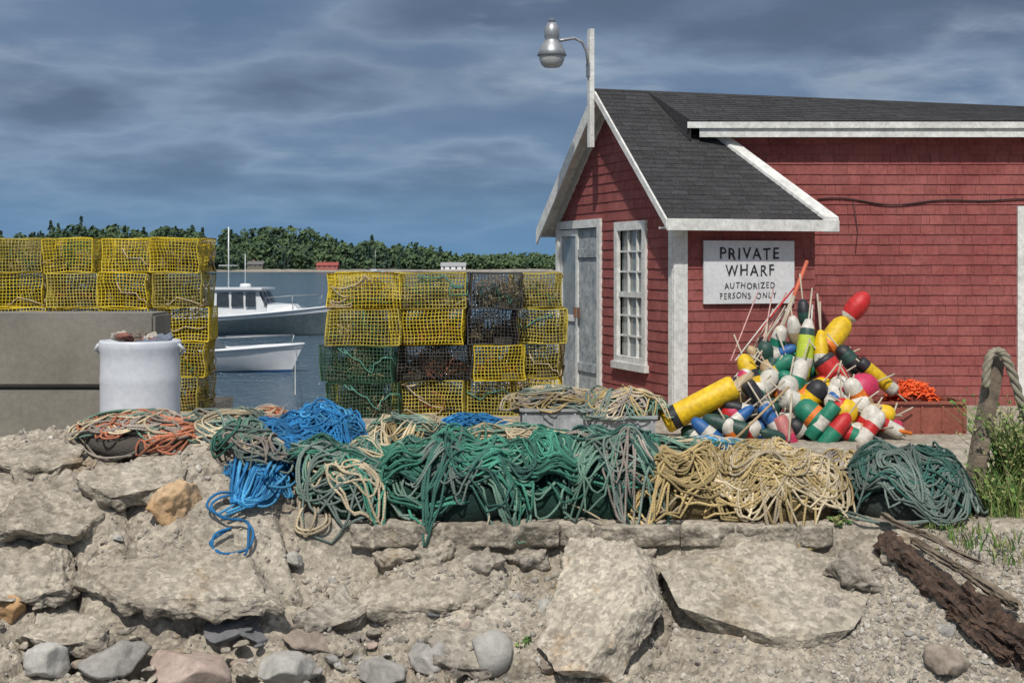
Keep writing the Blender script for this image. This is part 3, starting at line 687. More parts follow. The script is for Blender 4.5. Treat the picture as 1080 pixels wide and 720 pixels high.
pile(380,480,466,548,'gGdpg',190,'bright green coiled rope heap on the wharf edge')
pile(430,550,462,552,'dgGpgs',210,'dark green coiled rope heap on the wharf edge')
pile(510,635,460,556,'gdGgGp',220,'green coiled rope heap on the wharf edge')
pile(585,705,450,552,'gppdGsy',230,'pale green and dark green rope heap on the wharf',ry=.44)
pile(655,785,474,554,'tttT',230,'tan coiled rope heap on the wharf edge')
pile(740,885,470,560,'ttTt',290,'large golden tan rope heap on the wharf edge',ry=.42)
pile(860,935,476,532,'tTty',100,'small tan rope heap beside grey green coils',ry=.34)
pile(895,1020,472,556,'sssd',240,'grey green coiled rope heap on the wharf edge')
pile(385,475,440,472,'Ttsp',60,'thin tan rope heap lying on the wharf',ry=.3)
pile(455,535,440,466,'bBb',70,'flat blue rope coil lying on the wharf',ry=.3)
pile(480,600,450,478,'gpsT',80,'flat green rope coil lying on the wharf',ry=.35)
pile(690,800,464,482,'BbTwp',60,'light blue rope strands lying before the buoys',ry=.3)
pile(245,305,432,452,'oyT',40,'small heap of orange and grey rope',ry=.25)
pile(640,760,464,486,'pgsT',70,'pale green rope strands behind the tan heap',ry=.3)
def strand(ptsp,col,label,r=.0085,n=1,lift=.03):
    b=MB()
    for k in range(n):
        P=[T(px+U(-6,6)*k,py+U(-6,6)*k,True)+Vector((0,-.03,lift+.02*rnd())) for px,py in ptsp]
        Q=[]
        for i in range(len(P)-1):
            p0=P[max(i-1,0)];p1=P[i];p2=P[i+1];p3=P[min(i+2,len(P)-1)]
            for s in range(6):
                t=s/6; Q.append(.5*((2*p1)+(p2-p0)*t+(2*p0-5*p1+4*p2-p3)*t*t+(3*p1-p0-3*p2+p3)*t**3))
        Q.append(P[-1]); b.tube(Q,r,6,0)
    o=b.make('rope_strand',R[col],rope=True); tag(o,label,'rope')
strand([(300,470),(285,500),(262,528),(232,538),(224,548),(236,560),(258,563),(268,573),(262,590),(240,597),(226,590),(228,578),(244,570)],'b','blue rope tail trailing down over the rubble',n=2,lift=.07)
for q in range(9):
    dx=q*7; strand([(345-dx*.7,445+q*3),(318-dx,470),(300-dx*.9,500),(284-dx*.7,522+q*2),(270-dx*.4,542),(288-dx*.4,540),(306-dx*.4,512),(322-dx*.3,490)],'bBb'[q%3],'blue rope hank loops sprawling over the rubble',n=2,lift=.08)
strand([(330,478),(305,510),(283,530),(262,540),(240,552)],'B','light blue rope strand trailing over rubble',n=3,lift=.06)
strand([(345,520),(322,540),(314,560),(330,566),(345,552),(338,530)],'T','pale tan rope loop hanging at the concrete lip',n=3)
strand([(600,545),(622,556),(638,570),(632,584),(640,592)],'T','thin frayed tan rope end hanging off the lip',r=.006,lift=.09)
strand([(510,545),(516,560),(512,575)],'T','short frayed rope end hanging off the lip',r=.006,lift=.09)
strand([(880,540),(900,552),(940,556),(990,552),(1020,540)],'s','loose grey green rope end along the heap',n=2)
strand([(120,478),(100,470),(90,478),(108,490),(140,486)],'y','loose grey rope loop on the rubble',n=2)
# ---------------- grey totes
def crate(x,y,wd,dp,h,rz,label,m,z=0,solid=False,name='fish_crate',dark=None):
    e=empty(name,(x,y,z),rz); M=WM(e); b=MB(); t=.02
    b.box(-wd/2,wd/2,-dp/2,dp/2,0,t,0,M)
    for s in (-1,1):
        b.box(-wd/2,wd/2,s*dp/2-(t if s>0 else 0),s*dp/2+(t if s<0 else 0),.021,h,0,M); b.box(s*wd/2-(t if s>0 else 0)*1,s*wd/2+(t if s<0 else 0),-dp/2+t,dp/2-t,.021,h,0,M)
    k=4
    for i in range(k+1): xx=-wd/2+.03+(wd-.06)*i/k; b.box(xx-.010,xx+.010,-dp/2-.012,-dp/2-.001,.03,h-.01,0,M)
    b.make('crate_body',[m],e)
    b=MB(); 
    for s in (-1,1): b.box(-wd/2-.02,wd/2+.02,s*dp/2-.025,s*dp/2+.025,h+.005,h+.03,0,M)
    for s in (-1,1): b.box(s*wd/2-.025,s*wd/2+.025,-dp/2+.026,dp/2-.026,h+.005,h+.03,0,M)
    b.make('rim',m,e); tag(e,label,'crate'); return e
M_crate=mat('grey_plastic',(.30,.315,.33),(.42,.435,.45),scale=6,rough=.7,grime=.35)
crate((588-540)/F*13.0,13.25,.66,.46,.26,.04,'pale grey plain fish tote standing on the wharf',M_crate)
crate((660-540)/F*12.9,13.2,.58,.46,.20,-.07,'low pale grey fish tote on the wharf',M_crate)
pile(540,625,410,436,'Ttys',110,'tan rope piled in a grey tote',ry=.24,zb=.25,Yf=13.04)
pile(610,698,410,436,'tTsyp',110,'tan and grey rope heaped in a grey tote',ry=.22,zb=.19,Yf=13.0)
M_tote=mat('red_tote',(.24,.07,.05),(.32,.10,.07),scale=5,rough=.5,grime=.3)
crate((978-540)/F*13.3,13.75,.86,.5,.28,.03,'rust red plastic fish tote holding orange net',M_tote,0,True,'fish_tote')
b=MB()
for i in range(110):
    a=U(0,6.28); q=U(0,1); c=Vector(((962-540)/F*13.7+.22*q*math.cos(a),13.72+.15*q*math.sin(a),.30+.17*(1-q*q)*U(.5,1)))
    b.tube([c+Vector((U(-.09,.09),U(-.08,.08),U(-.04,.05))) for _ in range(7)],.009,4)
o=b.make('orange_net',mat('orange_twine',(.80,.08,.015),(.90,.15,.03),scale=20)); tag(o,'tangled bright orange net heaped in the red tote','net')
# ---------------- buoys
BC={'y':(.78,.50,.01),'w':(.64,.61,.54),'r':(.55,.02,.02),'k':(.02,.02,.025),'g':(.01,.20,.12),'l':(.50,.62,.05),'o':(.78,.20,.02),'p':(.55,.03,.10),'b':(.02,.12,.35),'t':(.50,.36,.20),'s':(.50,.16,.15),'n':(.02,.07,.055)}
BMm={k:mat('buoy_'+k,tuple(x*.85 for x in c),c,scale=9,rough=.5,bump=.25,bscale=30,grime=.3,var=.1) for k,c in BC.items()}
BN={'y':'yellow','w':'white','r':'red','k':'black','g':'green','l':'lime','o':'orange','p':'crimson','b':'blue','t':'tan','s':'faded red','n':'dark green'}
M_stick=mat('weathered_stick',(.36,.30,.22),(.50,.45,.35),scale=10,rough=.8)
PR={'bullet':[(0,-.5),(.75,-.5),(.95,-.465),(1,-.40),(1,.12),(.92,.3),(.66,.43),(.3,.49),(0,.5)],
 'torp':[(0,-.5),(.4,-.48),(.8,-.34),(1,-.12),(1,.12),(.8,.34),(.4,.48),(0,.5)],
 'ball':[(0,-.5),(.38,-.46),(.71,-.35),(.92,-.19),(1,0),(.92,.19),(.71,.35),(.38,.46),(0,.5)],
 'cyl':[(0,-.5),(.85,-.5),(1,-.47),(1,.45),(.85,.5),(0,.5)]}
def buoy(px,py,ang,Lp,Dp,bands,kind='bullet',Y=None,tilt=None,stick=True,sl=None):
    if Y is None: Y=12.95+(465-py)/150*1.15+U(-.06,.1)
    c=W(px,py,Y); s=Y/F; Lg=Lp*s; Rr=Dp*s/2
    a=math.radians(ang); d=Vector((math.cos(a),U(-.35,.35) if tilt is None else tilt,math.sin(a))).normalized()
    q=Vector((0,0,1)).rotation_difference(d); M=Matrix.Translation(c)@q.to_matrix().to_4x4()
    e=empty('lobster_buoy',c); e.rotation_euler=q.to_euler()
    pr=PR[kind]; zs=sorted(set([z for r,z in pr]+[bz-.5 for bz,_ in bands if bz<1])); 
    def rad(z):
        rr=[r for r,zz in pr if abs(zz-z)<1e-6]
        if rr: return max(rr)
        for (r0,z0),(r1,z1) in zip(pr,pr[1:]):
            if z0<=z<=z1: return r0+(r1-r0)*(z-z0)/(z1-z0+1e-9)
        return 0
    prof=[(0.001,-.5*Lg)]; mi=[]; keys=[]
    def colat(z):
        for bz,k in bands:
            if z+.5<=bz: return k
        return bands[-1][1]
    for z in zs: prof.append((rad(z)*Rr,z*Lg))
    prof.append((0.001,.5*Lg))
    for i in range(len(prof)-1):
        k=colat((prof[i][1]+prof[i+1][1])/2/Lg)
        if k not in keys: keys.append(k)
        mi.append(keys.index(k))
    b=MB(); b.lathe(prof,20,mi,M); b.make('float_body',[BMm[k] for k in keys],e)
    if stick:
        l=sl*s if sl else U(.2,1.0)*Lg; b=MB(); b.lathe([(0,-Lg*.5-.04),(.008,-Lg*.5-.04),(.008,Lg*.5+l),(0,Lg*.5+l)],8,0,M); b.make('spindle',M_stick,e)
    cs=[]
    for _,k in bands:
        if BN[k] not in cs: cs.append(BN[k])
    tag(e,' and '.join(cs[:2])+' lobster buoy lying in the heap','lobster buoy','lobster buoys heaped beside the shed')
buoy(738,426,28,84,26,[(.10,'y'),(.20,'k'),(1,'y')],'cyl',tilt=-.1,stick=False)
buoy(778,408,60,28,20,[(.5,'n'),(1,'k')],'ball')
buoy(849,372,82,74,19,[(.3,'l'),(.42,'w'),(.75,'l'),(.85,'n'),(1,'w')],'torp')
buoy(881,353,50,46,24,[(.2,'o'),(1,'y')],'bullet',sl=20)
buoy(903,324,52,38,22,[(.2,'w'),(.55,'r'),(1,'r')],'torp',stick=False)
buoy(879,394,-55,42,25,[(.15,'k'),(.35,'r'),(1,'r')],'bullet')
buoy(909,409,20,38,31,[(.4,'p'),(1,'p')],'ball')
buoy(892,435,75,30,26,[(1,'y')],'ball')
buoy(806,376,88,34,19,[(.5,'k'),(1,'n')],'bullet')
buoy(831,410,80,30,23,[(.3,'w'),(.45,'s'),(1,'w')],'ball')
buoy(808,405,60,38,21,[(.3,'s'),(1,'w')],'bullet')
buoy(811,431,20,28,23,[(.5,'g'),(1,'n')],'ball')
buoy(855,437,140,36,27,[(.35,'g'),(.5,'o'),(1,'g')],'bullet')
buoy(906,455,10,26,21,[(.6,'w'),(1,'t')],'bullet')
buoy(866,454,170,28,20,[(.3,'b'),(1,'w')],'bullet')
buoy(791,455,30,34,19,[(.3,'w'),(.5,'r'),(1,'w')],'bullet')
buoy(822,453,100,26,19,[(.6,'t'),(1,'g')],'bullet')
buoy(772,436,40,28,22,[(.5,'r'),(1,'p')],'ball')
buoy(925,397,-40,50,15,[(.2,'k'),(.8,'y'),(1,'w')],'cyl')
buoy(930,436,-5,28,20,[(.5,'t'),(1,'y')],'bullet')
buoy(917,440,60,28,20,[(.4,'r'),(1,'w')],'bullet')
buoy(866,374,88,54,15,[(.3,'y'),(.5,'w'),(1,'y')],'torp')
buoy(842,395,70,34,19,[(.4,'g'),(.6,'w'),(1,'w')],'bullet')
buoy(790,392,110,40,19,[(.3,'y'),(.5,'k'),(1,'y')],'bullet')
buoy(860,412,30,40,22,[(.4,'o'),(.6,'w'),(1,'y')],'bullet')
buoy(842,425,-20,38,22,[(.4,'w'),(.6,'y'),(1,'y')],'bullet')
buoy(878,417,80,28,22,[(.5,'w'),(1,'w')],'ball')
buoy(793,418,50,36,20,[(.5,'s'),(1,'w')],'bullet')
buoy(757,447,15,30,18,[(.3,'w'),(.5,'g'),(1,'g')],'bullet')
buoy(820,361,75,38,16,[(.4,'w'),(.6,'g'),(1,'w')],'bullet')
buoy(838,350,100,36,15,[(.5,'t'),(1,'w')],'torp')
buoy(895,378,130,34,18,[(.4,'k'),(.7,'n'),(1,'k')],'bullet')
buoy(848,330,95,30,14,[(.5,'n'),(1,'k')],'torp')
buoy(905,428,40,28,22,[(.5,'s'),(1,'w')],'ball')
pool=[[(.4,'w'),(.6,'r'),(1,'w')],[(.25,'y'),(.4,'k'),(1,'y')],[(.3,'g'),(.6,'w'),(1,'g')],[(.5,'o'),(1,'w')],[(.3,'k'),(.5,'y'),(.7,'k'),(1,'k')],[(1,'t')],[(.6,'p'),(1,'w')],[(.4,'k'),(.6,'w'),(1,'k')],[(.4,'b'),(.6,'w'),(1,'b')],[(.5,'p'),(1,'s')],[(.3,'n'),(1,'n')],[(.2,'w'),(.4,'g'),(.6,'w'),(1,'n')],[(.4,'w'),(.6,'b'),(1,'w')],[(.5,'g'),(1,'r')],[(.5,'k'),(1,'n')],[(.3,'g'),(.6,'y'),(1,'g')],[(.5,'w'),(1,'t')]]
for i in range(80):
    t=rnd()**1.3; py=461-t*88; hw=110-t*80; px=836+U(-hw,hw)
    Y=12.98+(465-py)/150*1.2+U(-.14,.3); lg=rnd()
    buoy(px,py,U(10,170),U(24,34) if lg<.5 else U(36,54),U(15,23) if lg<.5 else U(13,18),random.choice(pool),random.choice(['bullet','bullet','torp','cyl'] if lg>.5 else ['bullet','bullet','torp','ball']),Y=Y,stick=rnd()<.5)
def pole(a,b_,Y0,Y1,r,cols,label):
    p=W(a[0],a[1],Y0);q=W(b_[0],b_[1],Y1); b=MB(); n=len(cols)
    for i,c in enumerate(cols): b.tube([p.lerp(q,i/n),p.lerp(q,(i+1)/n)],r,8,i)
    o=b.make('wooden_pole',[c for c in cols]); tag(o,label,'pole')
M_pink=mat('pink_paint',(.50,.25,.22),(.6,.4,.36),scale=10); M_or=BMm['o']; M_whs=mat('white_stick',(.50,.48,.44),(.62,.60,.56),scale=12)
pole((822,352),(851,276),14.0,14.9,.022,[M_stick,mat('coral_paint',(.55,.13,.07))],'coral painted wooden pole leaning on the shed wall')
pole((770,405),(836,318),13.4,14.6,.011,[M_whs],'thin white wooden pole stuck in the buoy heap')
pole((785,400),(829,309),13.5,14.7,.011,[M_pink],'faded pink wooden pole stuck in the buoy heap')
pole((800,395),(843,300),13.6,14.8,.010,[M_whs],'slim pale pole leaning over the buoys')
pole((800,350),(843,297),14.0,14.85,.009,[BMm['r']],'thin red pole leaning over the buoys')
pole((870,400),(862,310),13.6,14.6,.010,[M_stick],'bare wooden stick standing among the buoys')
pole((850,395),(857,322),13.6,14.5,.010,[BMm['b'],M_whs],'blue and white stick standing among the buoys')
pole((925,449),(962,457),13.1,13.0,.018,[M_or],'short orange pole lying on the wharf')
pole((773,465),(832,408),12.7,13.0,.012,[BMm['t']],'tan wooden stick leaning on the buoys')
pole((832,465),(835,415),12.65,12.9,.011,[M_stick],'short wooden stick standing before the buoys')
pole((898,378),(945,408),13.7,13.6,.014,[BMm['y']],'yellow pole lying across the buoys')
for i in range(9):
    bx=U(768,825); by=U(378,405); a=math.radians(U(35,100)); l=U(40,90)
    pole((bx,by),(bx+l*math.cos(a)*.8,by-l*math.sin(a)),13.5,14.4,U(.006,.009),[random.choice([M_whs,M_stick,M_pink,M_stick])],'thin weathered stick fanning out of the buoy heap')
# ---------------- post and hawser
M_oldwood=mat('grey_old_wood',(.13,.10,.07),(.26,.21,.155),scale=6,rough=.9,bump=.8,bscale=20,grime=.3)
p0=W(1018,535,9.3);p1=W(1051,374,9.55)
b=MB(); P=[]; N_=14; ax_=(p1-p0).normalized(); sx_=Vector((1,0,0)); sx_=(sx_-ax_*sx_.dot(ax_)).normalized(); sy_=ax_.cross(sx_)
cr=[(-1,-1),(-.5,-1.02),(0,-1),(.5,-1.02),(1,-1),(1.02,0),(1,1),(0,1.02),(-1,1),(-1.02,0)]
yaw=.25; 
for i in range(N_+1):
    t=i/N_; c=p0.lerp(p1,t)+Vector((0,0,-.15*(1-t)))
    for a,d in cr:
        a2=a*math.cos(yaw)-d*math.sin(yaw); d2=a*math.sin(yaw)+d*math.cos(yaw); nn=.048*(1+.05*noise.noise(Vector((a*2,d*2,i*.5))))*(1-.06*t)
        P.append(c+sx_*a2*nn+sy_*d2*nn+ax_*((.03*a+.02*noise.noise(Vector((a*3,d*3,2)))) if i==N_ else 0))
b.add(P,[(i*10+j,i*10+(j+1)%10,(i+1)*10+(j+1)%10,(i+1)*10+j) for i in range(N_) for j in range(10)]+[tuple(N_*10+j for j in range(10))])
o=b.make('mooring_post',M_oldwood); tag(o,'leaning squared weathered brown timber mooring post','post')
b=MB(); hw=[W(1040,412,9.39),W(1040,388,9.40),W(1046,368,9.43),W(1058,371,9.43),W(1067,390,9.4),W(1075,418,9.4),W(1085,445,9.4),W(1099,480,9.4)]
Q=[]
for i in range(len(hw)-1):
    for s in range(8): Q.append(hw[i].lerp(hw[i+1],s/8))
Q=[Q[max(0,i-3):i+4] for i in range(len(Q))]; Q=[sum(q,Vector())/len(q) for q in Q]
for k in range(3):
    P=[]
    for i,c in enumerate(Q):
        a=i*.55+k*2.094; P.append(c+Vector((math.cos(a)*.016,math.sin(a)*.016,math.sin(a+1)*.008)))
    b.tube(P,.016,8)
o=b.make('hawser',mat('hawser_rope',(.25,.225,.16),(.37,.33,.25),scale=20,rough=.9,bump=.6,bscale=120)); tag(o,'thick twisted tan hawser looped over the mooring post','rope')
# ---------------- rocks
RK=[mat('rock_grey',(.24,.23,.21),(.37,.35,.32),scale=4,rough=.9,bump=.6,bscale=18,var=.15,grime=.25),
    mat('rock_brown',(.24,.195,.155),(.37,.315,.255),scale=4,rough=.9,bump=.6,bscale=18,var=.2,grime=.25),
    mat('rock_dark',(.09,.09,.095),(.18,.18,.185),scale=5,rough=.85,bump=.6,bscale=18,var=.2),
    mat('rock_orange',(.48,.29,.14),(.56,.41,.26),scale=3,rough=.9,bump=.6,bscale=14,c3=(.40,.33,.27),grime=.25),
    mat('rock_pale',(.35,.34,.31),(.47,.45,.41),scale=5,rough=.9,bump=.35,bscale=20,var=.1,grime=.2),
    mat('rock_pink',(.33,.25,.21),(.43,.34,.285),scale=4,rough=.9,bump=.4,bscale=18,var=.1,grime=.25)]
RN=['grey','brown','dark slate','orange tan','pale grey','pinkish']
def rock(px,py,sx,sy,sz,mi,seed,sub=4,rough=.1,npl=12,rot=None,sink=.25,label=None,slab=False,m=None,name=None,lift=.5,sn=.6):
    p=T(px,py); R_=rot or Euler((U(-.3,.3),U(-.3,.3),U(0,6.28)))
    v,f=rockarr((sx,sy,sz),seed,sub,npl,rough,slab,R_,sn)
    c=Vector((p.x,p.y+sy*.5,p.z+sz*(1-2*sink))) if not slab else p+Vector((0,-.53,.85))*sz*lift
    b=MB(); b.add([c+q for q in v],f,0,True); o=b.make(name or ('concrete_slab' if slab else 'boulder'),m or RK[mi]); tag(o,label or (RN[mi]+' boulder lodged in the rubble slope'),'concrete slab' if slab else 'rock',None); return o
E=Euler
rock(184,558,.19,.15,.15,3,23,sub=5,rough=.16,npl=22,rot=E((.1,.1,.5)),label='orange tan angular boulder sitting on the rubble',sink=.05)
rock(515,705,.15,.14,.14,4,12,rough=.03,npl=5,label='smooth pale rounded boulder at the slope foot')
rock(196,726,.28,.2,.14,5,13,rough=.04,npl=6,label='large smooth pinkish boulder at the slope foot')
rock(45,716,.18,.15,.12,4,14,label='pale angular boulder at the slope foot')
rock(120,708,.24,.15,.09,0,15,npl=8)
rock(300,722,.24,.18,.1,4,16); rock(400,722,.18,.13,.09,0,17); rock(450,702,.15,.12,.09,0,18); rock(330,684,.2,.15,.06,1,19,rot=E((.3,.2,.2)))
rock(240,668,.2,.15,.04,2,20,rot=E((.3,-.2,.4)),label='thin dark slate slab lodged in rubble'); rock(268,672,.16,.1,.035,2,21,rot=E((.4,.5,.1)),label='thin dark slate slab lodged in rubble')
rock(4,650,.12,.1,.1,3,22); rock(575,650,.07,.06,.07,4,24); rock(310,595,.07,.06,.05,4,25)
rock(250,485,.1,.08,.06,1,28); rock(540,640,.10,.08,.07,4,29)
rock(885,664,.26,.2,.10,0,30,sub=5,rough=.35,npl=18,rot=E((.3,.1,.3)),m=M_slabd,label='crusty grey conglomerate lump embedded in the slope')
rock(1000,714,.2,.15,.1,1,33); rock(580,712,.12,.1,.07,1,36)
sl_='broken slab of pebbly concrete tipped on the slope'
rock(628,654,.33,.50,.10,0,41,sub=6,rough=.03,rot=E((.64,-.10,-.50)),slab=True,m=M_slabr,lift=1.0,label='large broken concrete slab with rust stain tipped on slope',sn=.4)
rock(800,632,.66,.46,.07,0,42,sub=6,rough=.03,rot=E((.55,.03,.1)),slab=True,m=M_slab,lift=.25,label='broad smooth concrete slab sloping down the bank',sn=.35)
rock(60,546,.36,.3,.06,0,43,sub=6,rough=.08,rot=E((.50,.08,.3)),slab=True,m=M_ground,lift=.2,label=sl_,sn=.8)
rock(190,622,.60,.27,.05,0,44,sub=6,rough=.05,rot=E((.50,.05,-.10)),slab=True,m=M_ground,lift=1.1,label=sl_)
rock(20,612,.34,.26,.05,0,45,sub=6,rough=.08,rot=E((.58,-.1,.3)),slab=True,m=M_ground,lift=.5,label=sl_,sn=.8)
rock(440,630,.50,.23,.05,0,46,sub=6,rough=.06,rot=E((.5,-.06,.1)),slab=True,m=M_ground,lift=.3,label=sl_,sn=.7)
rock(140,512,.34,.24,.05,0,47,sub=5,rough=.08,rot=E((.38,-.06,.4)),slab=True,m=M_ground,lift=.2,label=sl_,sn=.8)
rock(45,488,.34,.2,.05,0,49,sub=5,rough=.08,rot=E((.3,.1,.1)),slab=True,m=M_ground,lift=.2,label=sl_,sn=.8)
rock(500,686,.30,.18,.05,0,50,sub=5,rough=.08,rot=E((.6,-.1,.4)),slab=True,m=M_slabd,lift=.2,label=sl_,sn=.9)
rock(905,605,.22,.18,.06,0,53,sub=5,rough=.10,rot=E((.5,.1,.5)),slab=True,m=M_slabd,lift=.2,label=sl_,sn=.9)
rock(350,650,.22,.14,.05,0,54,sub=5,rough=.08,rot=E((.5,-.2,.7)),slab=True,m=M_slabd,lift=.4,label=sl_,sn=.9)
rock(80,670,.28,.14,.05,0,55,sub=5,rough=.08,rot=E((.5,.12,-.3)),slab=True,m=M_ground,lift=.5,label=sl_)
def lip(x0,x1,zt,zb_,y0,dep,seed,m):
    nx_=int((x1-x0)/.012); prof=[(dep,zt),(dep*.5,zt),(.02,zt),(0,zt-.012),(0,(zt+zb_)*.5),(.01,zb_+.01),(.03,zb_),(dep,zb_)]
    pr=[]
    for (a,b2),(c,d) in zip(prof,prof[1:]):
        k=6 if abs(a-c)>.05 or abs(b2-d)>.02 else 2
        for i in range(k): t=i/k; pr.append((a+(c-a)*t,b2+(d-b2)*t))
    pr.append(prof[-1]); n=len(pr); vs=[]
    for i in range(nx_+1):
        x=x0+(x1-x0)*i/nx_; en=min(i,nx_-i)*.012; cut=.012*(1-ss(0,.03,en)); br=max(0,noise.fractal(Vector((x*3.1,seed,0)),1,2,3)); ck=math.exp(-((noise.noise(Vector((x*2.3,seed*.1,4))))/.02)**2)
        for (dy,z) in pr:
            f_=1-ss(dep*.3,dep,dy); q=Vector((x*9,dy*9,z*9)); d=.022*noise.fractal(q,1,2,5)
            vs.append((x+.01*noise.noise(q*2),y0+dy+f_*(d+cut+.03*ck+.13*br*ss(zt,zb_,z)),z+f_*.012*noise.fractal(q+Vector((7,7,7)),1,2,4)-cut*.3*f_-.02*ck*f_))
    b=MB(); b.add(vs,[(i*n+j,(i+1)*n+j,(i+1)*n+j+1,i*n+j+1) for i in range(nx_) for j in range(n-1)]+[tuple(range(n)),tuple(nx_*n+j for j in range(n))[::-1]],0,True)
    o=b.make('concrete_ledge',m); tag(o,'straight cracked concrete ledge section at the wharf edge','ledge','concrete ledge sections')
xx=-1.0; i=0
for wv in (1.3,.75,.95):
    lip(xx,xx+wv-.006,-.012+U(-.006,.006),-.15,8.80+U(-.006,.006),.3,i*3.7,[M_ground,M_ground,M_slab][i%3]); xx+=wv; i+=1
for i,(px,w) in enumerate(((420,.16),(500,.14),(560,.15),(668,.14),(910,.2),(955,.14),(460,.1),(610,.1),(700,.1))):
    rock(px,594+U(-6,6),w,.10,U(.04,.06),0,60+i,sub=5,rough=.14,rot=E((U(.2,.5),U(-.15,.15),U(-.4,.4))),slab=True,m=random.choice([M_ground,M_slabd]),lift=U(.1,.4),label='chunk of cracked concrete fallen below the ledge',sn=.9)
k=0
for i in range(1800):
    px,py=U(-30,1110),U(455,725)
    if 300<px<1030 and py<592: continue
    if px<300 and py<490: continue
    if 220<px<330 and py<605: continue
    if 550<px<710 and 595<py<720: continue
    if 700<px<880 and (rnd()<.8 or py<690): continue
    if rnd()<.5 and py<640: continue
    s=U(.016,.046)*(1 if rnd()<.92 else 1.8); ang_=rnd()<.6
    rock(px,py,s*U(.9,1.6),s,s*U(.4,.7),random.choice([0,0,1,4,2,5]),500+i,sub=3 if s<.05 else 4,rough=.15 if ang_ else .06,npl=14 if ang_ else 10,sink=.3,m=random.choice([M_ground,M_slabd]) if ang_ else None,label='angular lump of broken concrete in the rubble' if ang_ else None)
    k+=1
    if k>=200: break
b=MB(); v1,f1=ico(1)
for i in range(13000):
    x=U(-3.6,3.6) if i%3 else U(1.8,3.6); yv=U(7.4,10.4) if x<-1.2 else U(7.4,8.78)
    z=terrain(x,yv); s=U(.003,.012) if rnd()<.84 else U(.012,.024); R3=Euler((U(0,3),U(0,3),U(0,3))).to_matrix(); sc=Vector((U(.8,1.4),1,U(.5,.9)))
    b.add([Vector((x,yv,z+s*.3))+R3@Vector((q[0]*sc.x*s,q[1]*s,q[2]*sc.z*s)) for q in v1],f1,0,False)
o=b.make('gravel',mat('gravel',(.26,.235,.20),(.43,.40,.35),scale=12,rough=.95,island=.4)); tag(o,'loose gravel and concrete crumbs scattered on the slope','gravel',None,'stuff')
# ---------------- rotten timber
M_rot=mat('rotten_timber',(.045,.031,.024),(.13,.08,.055),scale=16,rough=.95,bump=1.0,bscale=25,c3=(.27,.15,.09),grime=.4)
def log(a,b_,r0,r1,m,label,seed,lift=.05,name='driftwood_timber',amp=.8):
    p=T(*a)+Vector((0,-.05,lift)); q=T(*b_)+Vector((0,-.05,lift)); n=90; k=22; d=(q-p); t=d.normalized(); s=t.orthogonal().normalized(); w=t.cross(s); vs=[]
    for i in range(n+1):
        u=i/n; r=r0+(r1-r0)*u; r*=(1-.5*max(0,noise.noise(Vector((u*4,seed,0)))))
        ben=s*.04*noise.noise(Vector((u*3,seed,1)))+w*.04*noise.noise(Vector((u*3,seed,5)))
        for j in range(k):
            a_=2*math.pi*j/k; nn=s*math.cos(a_)+w*math.sin(a_)
            f1_=noise.fractal(Vector((u*2.5+seed,math.cos(a_)*2.6,math.sin(a_)*2.6)),1,2,4); f2_=noise.fractal(Vector((u*30+seed,math.cos(a_)*5,math.sin(a_)*5)),1,2,3)
            rr=r*max(.25,1+amp*f1_+.25*f2_)
            if i in(0,n): rr*=.35
            vs.append(p+d*u+ben+nn*rr+t*.07*noise.noise(Vector((a_*3,u*5,seed))))
    b=MB(); b.add(vs,[(i*k+j,i*k+(j+1)%k,(i+1)*k+(j+1)%k,(i+1)*k+j) for i in range(n) for j in range(k)]+[tuple(range(k))[::-1],tuple(n*k+j for j in range(k))],0,False)
    o=b.make(name,m); tag(o,label,'driftwood')
log((928,578),(1045,672),.065,.09,M_rot,'rotten rust brown timber lying down the slope',2.0,.06)
log((1010,632),(1105,715),.07,.09,M_rot,'dark rotten timber end lying on gravel',12.0,.05)
log((930,562),(1030,612),.024,.014,M_oldwood,'splintered grey driftwood stick on rotten timber',5.0,.12)
log((960,590),(1070,660),.02,.03,M_oldwood,'splintered strip of grey driftwood timber',8.0,.13)
log((1000,650),(1060,700),.04,.03,M_rot,'short chunk of rotten brown timber',18.0,.05)
# ---------------- plants
def weed(px,py,n,h,sp,label,leafy=7,Y=None,cat='plant',ls=(.015,.04)):
    p=T(px,py) if Y is None else W(px,py,Y); b=MB()
    for i in range(n):
        a=U(0,6.28); r=sp*math.sqrt(rnd()); c=p+Vector((r*math.cos(a),r*math.sin(a),-.01)); hh=h*U(.4,1); l=Vector((U(-.45,.45),U(-.45,.45),0))*hh; w=Vector((math.cos(a*3),math.sin(a*3),0))*U(.003,.007)
        pts=[c+l*(t**2)+Vector((0,0,hh*t*(1-.2*t))) for t in (0,.35,.7,1)]
        b.add([pts[0]-w,pts[0]+w,pts[1]-w,pts[1]+w,pts[2]-w*.7,pts[2]+w*.7,pts[3]],[(0,1,3,2),(2,3,5,4),(4,5,6)],i%3)
        for k in range(leafy if i%2 else 0):
            t=U(.2,1); q=c+l*(t**2)+Vector((0,0,hh*t*(1-.2*t))); d=Vector((U(-1,1),U(-1,1),U(-.2,.6))).normalized()*U(*ls); s=d.orthogonal().normalized()*d.length*.4
            b.add([q,q+d*.5+s,q+d,q+d*.5-s],[(0,1,2,3)],i%3)
    o=b.make('weed_clump',[mat('weed_a',(.06,.14,.025),(.10,.20,.04),scale=10,rough=.7,island=.35),mat('weed_b',(.10,.17,.03),(.17,.24,.06),scale=10,rough=.7,island=.35),mat('weed_c',(.22,.24,.09),(.30,.29,.12),scale=10,rough=.8,island=.3)]); tag(o,label,cat,None)
weed(1064,535,240,.95,.13,'tall leafy green weeds growing beside the mooring post',8,Y=9.45)
weed(1086,540,240,1.0,.14,'dense tall green weeds beside the mooring post',8,Y=9.4)
weed(1058,545,170,.45,.16,'loose green grass at the foot of the post',3,Y=9.15)
